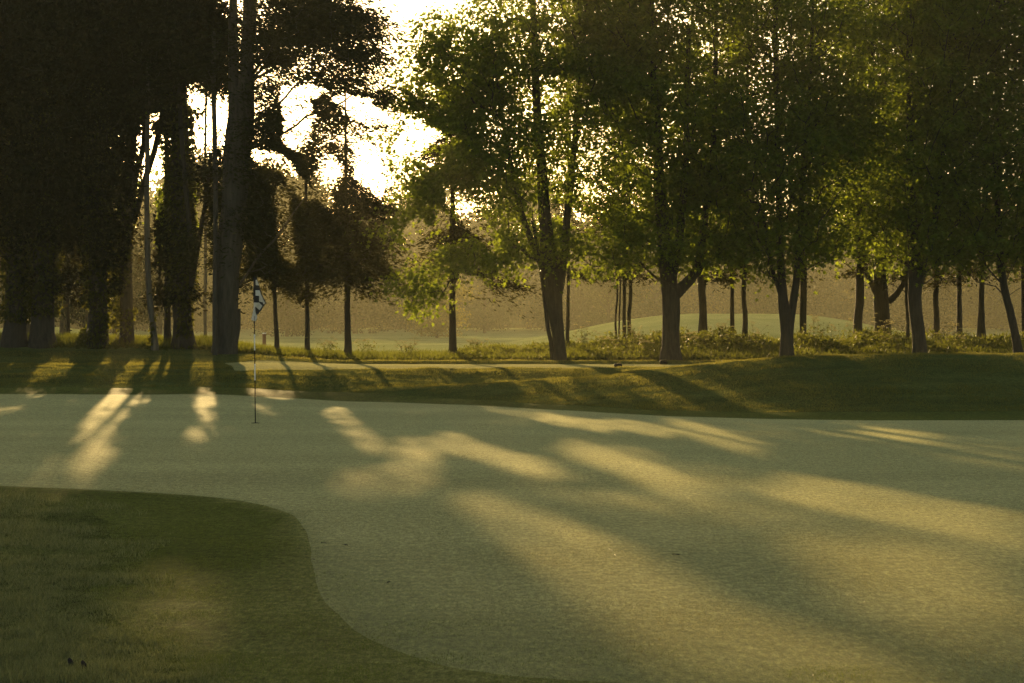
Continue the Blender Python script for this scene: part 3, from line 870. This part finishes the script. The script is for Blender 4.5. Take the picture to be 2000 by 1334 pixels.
# ------------------------------------------------------------------ undergrowth, grass
def undergrowth():
    rng = np.random.default_rng(5)
    n = 210000
    y = rng.uniform(50.6, 56.5, n)
    u = rng.uniform(-80, 2080, n)
    x = (u - 1000) * y / F
    hmax = np.interp(u, [-80, 370, 420, 560, 700, 850, 960, 1060, 1130, 1300, 1600, 1850, 2080], [.12, .13, .14, .12, .10, .13, .29, .30, .42, .56, .54, .50, .55])
    hmax = hmax * (1 + .55 * vnoise(x * 1.1, y * .8, 31) + .5 * vnoise(x * 3.3, y * 2.4, 32))
    # lower in front of the lip, taller behind
    hmax = hmax * np.clip((y - 50.5 + .7 * vnoise(x * 1.7, y, 33)) / 4.0, .06, 1.15)
    h = hmax * rng.random(n) ** .75
    keep = (h > .02)
    # clearings at the trunks of the left clump keep their feet visible
    x, y, h, hmax, u = (a[keep] for a in (x, y, h, hmax, u)); n = len(x)
    c = np.stack([x, y, Z(x, y) + h], 1)
    grassy = rng.random(n) < np.interp(u, [-80, 600, 1000, 2080], [.85, .5, .2, .25])
    ax = norm(np.where(grassy[:, None], np.array([0, 0, 1.]) + rng.normal(size=(n, 3)) * .35, rng.normal(size=(n, 3)) * [1, 1, .5]))
    nr = rand_unit(rng, n)
    L = np.where(grassy, rng.uniform(.08, .22, n), rng.uniform(.05, .13, n))
    W = np.where(grassy, rng.uniform(.010, .02, n), L * rng.uniform(.5, .9, n))
    v, f = kites(c, ax, nr, L, W)
    o = mesh_obj('undergrowth', v, f, M['under'])
    tag(o, 'bank of nettles, long grass and parsley along the foot of the trees', 'undergrowth', kind='stuff')


def blades(name, label, mat, n, sampler, hl, wl, lean=.35, seed=1, z_off=0.):
    rng = np.random.default_rng(seed)
    x, y, sc = sampler(rng, n)
    m = len(x)
    c = np.stack([x, y, Z(x, y) - .003 + z_off], 1)
    ax = norm(np.array([0, 0, 1.]) + rng.normal(size=(m, 3)) * lean)
    nr = rand_unit(rng, m)
    L = rng.uniform(*hl, m) * sc; W = rng.uniform(*wl, m) * np.sqrt(sc)
    side = norm(np.cross(ax, nr))
    tip = c + ax * L[:, None]
    v = np.stack([c - side * W[:, None] / 2, c + side * W[:, None] / 2, tip], 1).reshape(-1, 3)
    o = mesh_obj(name, v, np.arange(m * 3).reshape(-1, 3), M[mat])
    tag(o, label, 'grass', kind='stuff')


def in_view(x, y, pad=60):
    u = 1000 + x * F / y
    return (u > -pad) & (u < 2000 + pad)


def s_near_rough(rng, n):
    # more where it is near the camera
    y = 1 / rng.uniform(1 / 17.5, 1 / 7.4, n); u = rng.uniform(-120, 460, n); x = (u - 1000) * y / F
    s = seg_sd(rough_poly, x, y)
    k = (s > rng.uniform(-.4, .22, n) + .25 * vnoise(x * 3, y * 1.5, 46)) & (y > 1)
    return x[k], y[k], np.clip(.7 + 1.1 * vnoise(x[k] * 2.2, y[k] * 2.2, 41) + .6 * vnoise(x[k] * 7, y[k] * 7, 42), .35, 1.6)


def s_near_fringe(rng, n):
    y = 1 / rng.uniform(1 / 17.8, 1 / 7.4, n); u = rng.uniform(-120, 2100, n); x = (u - 1000) * y / F
    s = seg_sd(green_poly, x, y); r = seg_sd(rough_poly, x, y)
    wd = np.interp(y, [8, 10, 12.5, 14, 16, 30], [1.4, .8, .14, .06, .05, .05])
    k = (s < rng.uniform(-1, 1, n) * wd) & (r < .08)
    return x[k], y[k], np.clip(.8 + .8 * vnoise(x[k] * 3, y[k] * 3, 43), .4, 1.3)


def s_bank(rng, n):
    y = rng.uniform(33, 50.6, n); u = rng.uniform(-60, 2060, n); x = (u - 1000) * y / F
    b = interp_u(FRINGE_BACK, x, y)
    t = seg_sd(tee_poly, x, y)
    k = (y > b + .05 * rng.random(n)) & (t < 0)
    return x[k], y[k], np.clip(.8 + 1.2 * vnoise(x[k] * 2, y[k] * 2, 44) + .5 * vnoise(x[k] * 6, y[k] * 6, 45), .3, 1.7)


def s_green(rng, n):
    y = 8 * (39.5 / 8) ** rng.random(n); u = rng.uniform(-60, 2060, n); x = (u - 1000) * y / F
    sd = seg_sd(green_poly, x, y)
    wd = np.interp(y, [8, 10, 12.5, 14, 16, 30], [1.4, .8, .14, .06, .05, .05])
    k = sd > rng.uniform(-1, 1, n) * wd
    return x[k], y[k], np.clip(.9 + .5 * vnoise(x[k] * 2, y[k] * .8, 48), .5, 1.3)


undergrowth()
blades('green_grass', 'finely cut dewy grass of the putting green', 'blade_green', 900000, s_green, (.006, .013), (.0022, .004), .8, 7)
blades('rough_grass', 'dewy rough grass in the near left corner', 'blade_dew', 210000, s_near_rough, (.025, .055), (.003, .006), .6, 1)
blades('collar_grass', 'short mown grass of the collar in the foreground', 'blade_collar', 520000, s_near_fringe, (.008, .017), (.002, .0035), .7, 2)
blades('bank_grass', 'tufty grass on the banks behind the green', 'blade_short', 380000, s_bank, (.025, .055), (.005, .011), .6, 3)


# ------------------------------------------------------------------ cow parsley, bush
def parsley(u, d, hgt, label, seed):
    rng = np.random.default_rng(seed)
    x = (u - 1000) * d / F; z0 = Z(x, d)[0]
    root = empty('cow_parsley', (x, d, z0), label, 'plant', 'cow parsley standing above the undergrowth')
    paths = []; heads = []
    base = np.array([x, d, z0])
    for s in range(rng.integers(3, 6)):
        top = base + np.array([rng.normal(0, .16), rng.normal(0, .12), hgt * rng.uniform(.75, 1.)])
        mid = (base + top) / 2 + rng.normal(0, .03, 3)
        paths.append((np.array([base, mid, top]), np.array([.005, .004, .002])))
        for b in range(4):
            a = mid + (top - mid) * rng.uniform(0, 1)
            t = a + np.array([rng.normal(0, .12), rng.normal(0, .1), rng.uniform(.05, .2)])
            paths.append((np.array([a, (a + t) / 2, t]), np.array([.003, .0025, .0015]))); heads.append(t)
        heads.append(top)
    v1, f1 = tube_mesh(paths, 4)
    V = []
    for hpt in heads:
        k = 46
        th = rng.uniform(0, 6.28, k); r = .05 * np.sqrt(rng.random(k))
        V.append(np.stack([hpt[0] + r * np.cos(th), hpt[1] + r * np.sin(th), hpt[2] + .012 - r * r * 3 + rng.normal(0, .004, k)], 1))
    c = np.concatenate(V); k = len(c)
    v, f = kites(c, rand_unit(rng, k), rand_unit(rng, k), np.full(k, .016), np.full(k, .014))
    mesh_obj('flowering_stems', np.concatenate([v1, v]), np.concatenate([f1, f + len(v1)]), [M['under'], M['umbel']], root,
             mat_idx=np.concatenate([np.zeros(len(f1)), np.ones(len(f))]))
    k = 160
    c = base + np.stack([rng.normal(0, .16, k), rng.normal(0, .14, k), rng.uniform(.1, .8, k) * hgt], 1)
    v, f = kites(c, rand_unit(rng, k), rand_unit(rng, k), rng.uniform(.04, .09, k), rng.uniform(.02, .05, k))
    mesh_obj('leaves', v, f, M['under'], root)


for k, (u, d, hh, lab) in enumerate([
    (718, 54, .62, 'airy cow parsley sprig against the field right of the lone conifer'),
    (645, 53, .5, 'cow parsley between the thin conifer and the lone conifer'),
    (800, 54, .45, 'low cow parsley in the open stretch of the bank'),
    (930, 51.6, .55, 'pale cow parsley below the broad maple, on its left'),
    (1140, 53, .95, 'cow parsley beside the broad maple, on its right'),
    (1185, 51.5, .7, 'cow parsley below the four thin trunks'),
    (1240, 53, .98, 'tall cow parsley just left of the stout maple'),
    (1262, 51.4, .6, 'cow parsley low before the hedge bank left of the stout maple'),
    (1350, 51.4, .7, 'cow parsley close to the right foot of the stout maple'),
    (1405, 53, 1.0, 'cow parsley between the set back forked trunk and the thin pair'),
    (1478, 53, .95, 'cow parsley rising just right of the thin pair'),
    (1590, 53, 1.15, 'tall cow parsley right of the double thin trunk'),
    (1612, 53.6, 1.25, 'tallest cow parsley clump, before the far mound'),
    (1650, 53, 1.05, 'cow parsley touching the straight medium trunk'),
    (1712, 53, 1.15, 'cow parsley covering the foot of the squat thick maple on its left'),
    (1738, 53, 1.1, 'cow parsley covering the foot of the squat thick maple on its right'),
    (1845, 53, .95, 'cow parsley between two thin trunks beyond the mound crest'),
    (1880, 51.5, .75, 'solitary pale cow parsley below the thin trunks at right')]):
    parsley(u, d, hh, lab, 300 + k)


def bush(u, d, ru, hh, label, n=1600, seed=77):
    rng = np.random.default_rng(seed)
    x = (u - 1000) * d / F; z0 = Z(x, d)[0]
    root = empty('bush', (x, d, z0), label, 'bush')
    q = rand_unit(rng, n) * (rng.random(n) ** .5)[:, None]
    q[:, 2] = np.abs(q[:, 2])
    c = np.array([x, d, z0]) + q * [ru, ru, hh] * (1 + .4 * vnoise(q[:, 0] * 4 + 9, q[:, 2] * 4 + 3, 2))[:, None]
    v, f = kites(c, norm(q + rng.normal(size=(n, 3)) * .5), rand_unit(rng, n), rng.uniform(.05, .11, n), rng.uniform(.03, .06, n))
    mesh_obj('foliage', v, f, M['under'], root)
    b = np.array([x, d, z0])
    ps = []
    for i in range(14):
        t = b + rand_unit(rng, 1)[0] * [ru * .8, ru * .8, 0] + [0, 0, hh * rng.uniform(.5, .9)]
        ps.append((np.array([b, (b + t) / 2 + [0, 0, .05], t]), np.array([.012, .009, .004])))
    v, f = tube_mesh(ps, 4)
    mesh_obj('stems', v, f, M['bark'], root)


bush(172, 52.2, .27, .42, 'small yellow green bush leaning on the shaggy ivy column')

# ------------------------------------------------------------------ flagstick
FD = 29.5
fx0 = (498.8 - 1000) * FD / F
fz0 = Z(fx0, FD)[0]
dz = fz0 - (H - (827.7 - VH) * FD / F)
root = empty('flagstick', (fx0, FD, fz0), 'black and white banded flagstick with a drooping chequered flag on the green', 'flagstick')


def fp(u, v, y=0.):
    p = P(u, v, FD + y); p[2] += dz
    return p


def pole_pt(v):
    t = (827.7 - v) / (827.7 - 542)
    return fp(498.8 - 2.8 * t, v)


bands = [(829, 744, 'black'), (744, 712, 'white'), (712, 685.5, 'black'), (685.5, 654, 'white'), (654, 541.5, 'black')]
v, f = tube_mesh([([pole_pt(832), pole_pt(700), pole_pt(541.5)], [.0078, .0078, .0072])], 12)
mesh_obj('pole', v, f, M['black'], root, smooth=True)
for a, b, m in bands:
    if m == 'white':
        v, f = tube_mesh([([pole_pt(a), pole_pt((a + b) / 2), pole_pt(b)], [.0092] * 3)], 12)
        mesh_obj('white_band', v, f, M['white'], root, smooth=True)
top = pole_pt(541.5)
v, f = tube_mesh([([top + [0, 0, -.03], top, top + [0, 0, .012]], [.0105, .0105, .006])], 12)
mesh_obj('cap', v, f, M['black'], root, smooth=True)


def flag():
    zs = lambda q: (460 + q[0] / 8.34, 530 + q[1] / 8.34)
    outline = [(291, 108), (345, 120), (362, 165), (382, 220), (402, 300), (425, 375), (455, 440), (508, 531), (455, 578), (432, 625), (400, 670), (345, 727),
               (358, 752), (338, 800), (322, 822), (255, 800), (262, 765), (270, 735), (288, 650), (296, 590), (300, 540), (291, 515)]
    whites = [[(328, 150), (349, 146), (366, 190), (385, 240), (328, 234)], [(325, 318), (391, 320), (394, 340), (384, 380), (385, 410), (325, 405)],
              [(392, 322), (414, 385), (438, 436), (482, 530), (455, 548), (446, 515), (400, 505), (384, 500), (384, 410), (388, 370)],
              [(345, 520), (385, 518), (437, 572), (392, 643), (340, 598), (320, 580), (330, 545)],
              [(298, 518), (345, 518), (322, 590), (320, 620), (326, 680), (345, 727), (358, 752), (338, 800), (322, 822), (255, 800), (262, 765), (270, 735), (288, 650), (296, 590)]]
    xs_ = np.arange(250, 512, 6.); ys_ = np.arange(104, 828, 6.)
    gx, gy = np.meshgrid(xs_, ys_)
    fo = seg_sd(outline, gx, gy)
    fw = np.max([seg_sd(w, gx, gy) for w in whites], axis=0)
    A = np.stack([gx, gy, fo, fw], -1)
    verts = []; idx = {}; faces = []; mi = []

    def put(poly, m):
        ff = []
        for p in poly:
            key = (round(p[0], 2), round(p[1], 2))
            if key not in idx:
                u, v = zs(p)
                r = (p[0] - 295) / 210.
                fold = .045 * r * math.sin(p[0] / 26. + p[1] / 95.) + .02 * math.sin(p[1] / 60. + p[0] / 40.) * min(1, abs(r) * 3) - .011
                idx[key] = len(verts); verts.append(fp(u, v, fold))
            if not ff or ff[-1] != idx[key]: ff.append(idx[key])
        if ff[0] == ff[-1]: ff.pop()
        if len(ff) >= 3: faces.append(ff); mi.append(m)
    for j in range(len(ys_) - 1):
        for i in range(len(xs_) - 1):
            pl = [A[j, i], A[j, i + 1], A[j + 1, i + 1], A[j + 1, i]]
            if max(p[2] for p in pl) < 0: continue
            if min(p[2] for p in pl) < 0: pl = clip_poly(pl, 2, 1)
            if not pl: continue
            a = clip_poly(pl, 3, 1); b = clip_poly(pl, 3, -1)
            if a: put(a, 1)
            if b: put(b, 0)
    o = mesh_obj('flag', verts, faces, [M['cloth_black'], M['cloth_white']], root, smooth=True, mat_idx=mi)
    s = o.modifiers.new('thick', 'SOLIDIFY'); s.thickness = .002; s.offset = 0


flag()
# the hole
ang = np.linspace(0, 2 * pi, 33)[:-1]
r0, r1 = .054, .062
c0 = np.array([fx0, FD, fz0])
ring = lambda r, z: np.stack([fx0 + r * np.cos(ang), FD + r * np.sin(ang), np.full(32, fz0 + z)], 1)
V = np.concatenate([ring(r1, .001), ring(r1 - .002, .006), ring(r0, .006), ring(r0 - .002, .004), ring(.004, .004)])
q = []
for k in range(4):
    for i in range(32):
        q.append([k * 32 + i, k * 32 + (i + 1) % 32, (k + 1) * 32 + (i + 1) % 32, (k + 1) * 32 + i])
o = mesh_obj('golf_hole', V, q, M['black'])
tag(o, 'small dark hole in the green around the foot of the flagstick', 'golf hole')


# ------------------------------------------------------------------ tee markers, post, cones
def bevel_box(cx, cy, z0, lx, ly, h, taper=.8, bev=.012):
    V = []; Q = []
    lv = [(0, 1.), (h * .7, .97), (h, taper)]
    pr = [(-1, -1), (1, -1), (1, 1), (-1, 1)]
    n = 0
    pts8 = lambda s: [(cx + sx * (lx * s - bx), cy + sy * (ly * s - by)) for (sx, sy, bx, by) in
                      [(-1, -1, 0, bev), (-1, -1, bev, 0), (1, -1, bev, 0), (1, -1, 0, bev), (1, 1, 0, bev), (1, 1, bev, 0), (-1, 1, bev, 0), (-1, 1, 0, bev)]]
    for z, s in lv:
        V += [(x, y, z0 + z) for x, y in pts8(s)]
    for k in range(2):
        for i in range(8):
            Q.append([k * 8 + i, k * 8 + (i + 1) % 8, (k + 1) * 8 + (i + 1) % 8, (k + 1) * 8 + i])
    Q.append(list(range(16, 24)))
    Q.append(list(range(7, -1, -1)))
    return V, Q


for u, d, lab in ((1207, 45.6, 'black block tee marker nearer the green, sitting alone on the bright strip'),
                  (1296, 49.0, 'black block tee marker in front of the stout maple trunk')):
    x = (u - 1000) * d / F; z0 = Z(x, d)[0]
    root = empty('tee_marker', (x, d, z0), lab, 'tee marker', 'black tee markers')
    V, Q = bevel_box(x, d, z0 + .012, .095, .07, .095)
    mesh_obj('block', V, Q, M['black'], root)
    V, Q = bevel_box(x, d, z0 - .03, .082, .058, .043, 1.0)
    mesh_obj('foot', V, Q, M['black'], root)

d = 70.; x = (516 - 1000) * d / F; z0 = Z(x, d)[0]
zt = H - (650 - VH) * d / F
root = empty('marker_post', (x, d, z0), 'short reddish post out in the mist just right of the flagstick', 'post')
v, f = tube_mesh([([[x, d, z0 - .1], [x, d, (z0 + zt) / 2], [x, d, zt - .04]], [.065, .065, .065])], 12)
mesh_obj('shaft', v, f, M['post'], root, smooth=True)
v, f = tube_mesh([([[x, d, zt - .04], [x, d, zt - .01], [x, d, zt]], [.068, .068, .03])], 12)
mesh_obj('pale_cap', v, f, M['white'], root, smooth=True)

for u, v_, hh, lab in ((137, 1306, .035, 'small dark upright cone in the near grass, the left and farther one'), (163, 1314, .042, 'small dark cone with a pale rim in the near grass, the right and nearer one')):
    gx_, gy_ = gpt(u, v_)
    zz = Z(gx_, gy_)[0]
    t = np.linspace(0, 1, 9)
    pts = np.stack([gx_ + .004 * np.sin(t * 5), np.full(9, gy_), zz + .012 + hh * t], 1)
    rr = .011 * np.sqrt(np.clip(1 - (2 * t - .9) ** 2 * .8, .05, 1))
    vv, ff = tube_mesh([(pts, rr)], 10, .12, np.random.default_rng(3))
    o = mesh_obj('fallen_cone', vv, ff, M['soil'], smooth=True)
    tag(o, lab, 'cone')


for k, (u, v_) in enumerate([(152, 858), (165, 861), (433, 1050), (633, 1063), (674, 1067), (612, 1095), (905, 893), (1185, 918), (1320, 1086), (760, 1140), (1900, 1040)]):
    rg = np.random.default_rng(700 + k)
    gx_, gy_ = gpt(u, v_)
    zz = Z(gx_, gy_)[0]
    a = rg.uniform(0, 6.28); L = rg.uniform(.014, .026)
    t = np.linspace(-1, 1, 7)
    wd_ = .38 * (1 - t * t) + .04
    V = []
    for q, wv in zip(t, wd_):
        for sgn in (-1, 0, 1):
            lx, ly, lz = q * L, sgn * wv * L, .010 + .25 * L * (abs(sgn) * .6 + q * rg.uniform(-.6, .8))
            V.append((gx_ + lx * cos(a) - ly * sin(a), gy_ + lx * sin(a) + ly * cos(a), zz + lz))
    Q = [[i * 3 + j, i * 3 + j + 1, i * 3 + j + 4, i * 3 + j + 3] for i in range(6) for j in range(2)]
    tag(mesh_obj('fallen_leaf', V, Q, M['soil']), 'tiny dark curled leaf lying on the short grass of the green', 'leaf', 'stray dead leaves lying on the green')

# ------------------------------------------------------------------ misty distance
def far_tree(name, label, x, y, hgt, wid, seed, group, leafn=11000, trunk_h=.12, leafm='far_leaf', parts_from=None, rz=0., sc=1.):
    z0 = Z(x, y)[0]
    if parts_from is not None:
        r = parts_from.copy(); COL.objects.link(r)
        r.location = (x, y, z0); r.rotation_euler = (0, 0, rz); r.scale = (sc, sc, sc * 1.0)
        r['label'] = label
        for ch in parts_from.children:
            c = ch.copy(); COL.objects.link(c); c.parent = r
        return r
    rng = np.random.default_rng(seed)
    root = empty(name, (x, y, z0), label, 'tree', group)
    b = np.array([x, y, z0])
    n = 42
    th = rng.uniform(0, 6.28, n); t = rng.uniform(0, 1, n)
    prof = np.sin(np.clip(t * .85 + .12, 0, 1) * pi) ** .6
    cl = b + np.stack([np.cos(th) * wid * .5 * prof * rng.uniform(.3, 1, n), np.sin(th) * wid * .5 * prof * rng.uniform(.3, 1, n), hgt * (trunk_h + (1 - trunk_h) * t)], 1)
    st = (np.array([b, b + [0.1, 0, hgt * .4], b + [0, .1, hgt * .9]]), np.array([hgt * .022, hgt * .017, hgt * .004]))
    st = resample(st[0], st[1], hgt / 14)
    v, f = tube_mesh([st], 8, .05, rng)
    v_t, f_t = v, f
    ps = [(np.array([b + [0, 0, (c[2] - b[2]) * .6], (b * .5 + c * .5) * [1, 1, 0] + [0, 0, b[2] + (c[2] - b[2]) * .75], c]), np.array([.09, .06, .02]) * hgt / 14) for c in cl]
    v, f = tube_mesh(ps, 4)
    mesh_obj('trunk', np.concatenate([v_t, v]), np.concatenate([f_t, f + len(v_t)]), M['bark'], root, smooth=True)
    idx = rng.integers(0, n, leafn)
    c = cl[idx] + rng.normal(size=(leafn, 3)) * [wid * .11, wid * .11, hgt * .055]
    c[:, 2] = np.maximum(c[:, 2], z0 + .3)
    L = rng.uniform(.22, .5, leafn) * hgt / 15
    v, f = kites(c, rand_unit(rng, leafn), rand_unit(rng, leafn), L, L * .8)
    mesh_obj('crown', v, f, M[leafm], root)
    return root


FG = 'misty trees of the far wood'
protos = [far_tree('far_tree', 'pale misty tree in the wood closing the far side of the fairway', -60 + 9 * i, 255 + 3 * i, hh, ww, 500 + i, FG, trunk_h=th_, leafm=['far_leaf', 'far_leaf_pale', 'far_leaf', 'far_leaf_gold'][i])
          for i, (hh, ww, th_) in enumerate([(15, 11, .08), (13, 9, .1), (17, 12, .06), (12, 10, .03)])]
rng = np.random.default_rng(8)
k = 0
for row, (yy, step, s0) in enumerate([(165, 15.0, .55), (205, 12.0, .7), (236, 7, .85), (266, 5.5, 1.35)]):
    x = -95.
    while x < 95:
        x += step * rng.uniform(.7, 1.3)
        far_tree(None, 'pale misty tree in the wood closing the far side of the fairway', x, yy + rng.uniform(-9, 9), 0, 0, 0, FG,
                 parts_from=protos[rng.integers(0, 4)], rz=rng.uniform(0, 6.28), sc=s0 * rng.uniform(.75, 1.2))
        k += 1
tree('sun_blocking_tree', 'tree added far behind, its hidden crown blocking sun, its thin trunk seen in the bright hole beside the largest grey trunk', 'tree', 95, [(401, 668, 7), (402, 500, 6), (400, 300, 5), (403, 120, 4)], 'dense',
     [(385, 140, 75, 38, 0, 2.2), (430, 150, 70, 34, 0, 2.2), (400, 90, 70, 60, 0, 2)], 170, per=110, size=1.3, steep=.3)  # added tree: crown hidden behind nearer ones keeps stray sun off the green
# nearer grey trees between the left trunks
far_tree('misty_tree', 'grey misty trunk with a flared foot, between the second and third ivy trunks', (122 - 1000) * 88 / F, 88, 8.5, 4, 601, None, 3500, .45)
far_tree('misty_tree', 'dim grey trunk showing between the two leftmost ivy trunks', (55 - 1000) * 84 / F, 84, 8.5, 4, 602, None, 3500, .45)
far_tree('misty_tree', 'hazy low crowned tree behind the shaggy ivy column', (168 - 1000) * 80 / F, 80, 6, 4, 603, None, 4000, .2)
far_tree('misty_tree', 'hazy small tree seen just left of the shaggy ivy column gap', (222 - 1000) * 84 / F, 84, 5, 3.5, 604, None, 3500, .25)
far_tree('misty_tree', 'faint grey tree seen between the pale stem and the forked sapling', (311 - 1000) * 120 / F, 120, 8, 5, 605, None, 4000, .25)

# ------------------------------------------------------------------ haze
y0, y1, xw, ztop = -215., 462., 515., 40.
zb = -1.2
ys_h = y1
V = [(-xw, y0, zb), (xw, y0, zb), (xw, y1, zb), (-xw, y1, zb), (-xw, y0, ztop), (xw, y0, ztop), (xw, y1, ztop), (-xw, y1, ztop)]
Q = [[0, 3, 2, 1], [4, 5, 6, 7], [0, 1, 5, 4], [1, 2, 6, 5], [2, 3, 7, 6], [3, 0, 4, 7]]
m, nt, out = new_mat('haze_air')
pv = nt.nodes.new('ShaderNodeVolumePrincipled')
pv.inputs['Color'].default_value = (.62, .60, .40, 1)
pv.inputs['Density'].default_value = .0008
pv.inputs['Anisotropy'].default_value = .4
nt.links.new(pv.outputs[0], out.inputs['Volume'])
hz = mesh_obj('haze', V, Q, m)
tag(hz, kind='stuff')

# ------------------------------------------------------------------ light, sky, camera
w = bpy.data.worlds.new('World'); scene.world = w; w.use_nodes = True
nt = w.node_tree; nt.nodes.clear()
sky = nt.nodes.new('ShaderNodeTexSky'); sky.sky_type = 'NISHITA'; sky.sun_disc = False
sky.sun_elevation = SUN_EL; sky.sun_rotation = SUN_AZ
sky.air_density = .8; sky.dust_density = 1.8; sky.ozone_density = .8
bg = nt.nodes.new('ShaderNodeBackground'); bg.inputs[1].default_value = .092
mx = nt.nodes.new('ShaderNodeMix'); mx.data_type = 'RGBA'; mx.blend_type = 'MULTIPLY'
mx.inputs['Factor'].default_value = 1
mx.inputs['B'].default_value = (1.0, .91, .72, 1)
wo = nt.nodes.new('ShaderNodeOutputWorld')
nt.links.new(sky.outputs[0], mx.inputs['A']); nt.links.new(mx.outputs['Result'], bg.inputs[0]); nt.links.new(bg.outputs[0], wo.inputs[0])

sl = bpy.data.lights.new('sun', 'SUN'); sl.energy = 5.0; sl.angle = radians(.55); sl.color = (1.0, .67, .28)
so = link(bpy.data.objects.new('sun', sl))
from mathutils import Vector
so.rotation_euler = Vector(SD).to_track_quat('Z', 'Y').to_euler()
so.location = (-10, 60, 40)

cam = bpy.data.cameras.new('camera'); cam.sensor_width = 36; cam.lens = F * 36 / 2000
cam.shift_y = -31 / 2000.; cam.clip_end = 8000; cam.clip_start = .1
co = link(bpy.data.objects.new('camera', cam)); co.location = (0, 0, H); co.rotation_euler = (radians(90), 0, 0)
scene.camera = co
scene.view_settings.view_transform = 'Standard'; scene.view_settings.look = 'None'
scene.view_settings.exposure = 1.45; scene.view_settings.gamma = 1
scene.cycles.use_denoising = True
scene.cycles.max_bounces = 5; scene.cycles.diffuse_bounces = 3; scene.cycles.glossy_bounces = 2
scene.cycles.transmission_bounces = 3; scene.cycles.volume_bounces = 1
scene.cycles.caustics_reflective = False; scene.cycles.caustics_refractive = False
scene.cycles.sample_clamp_indirect = 4
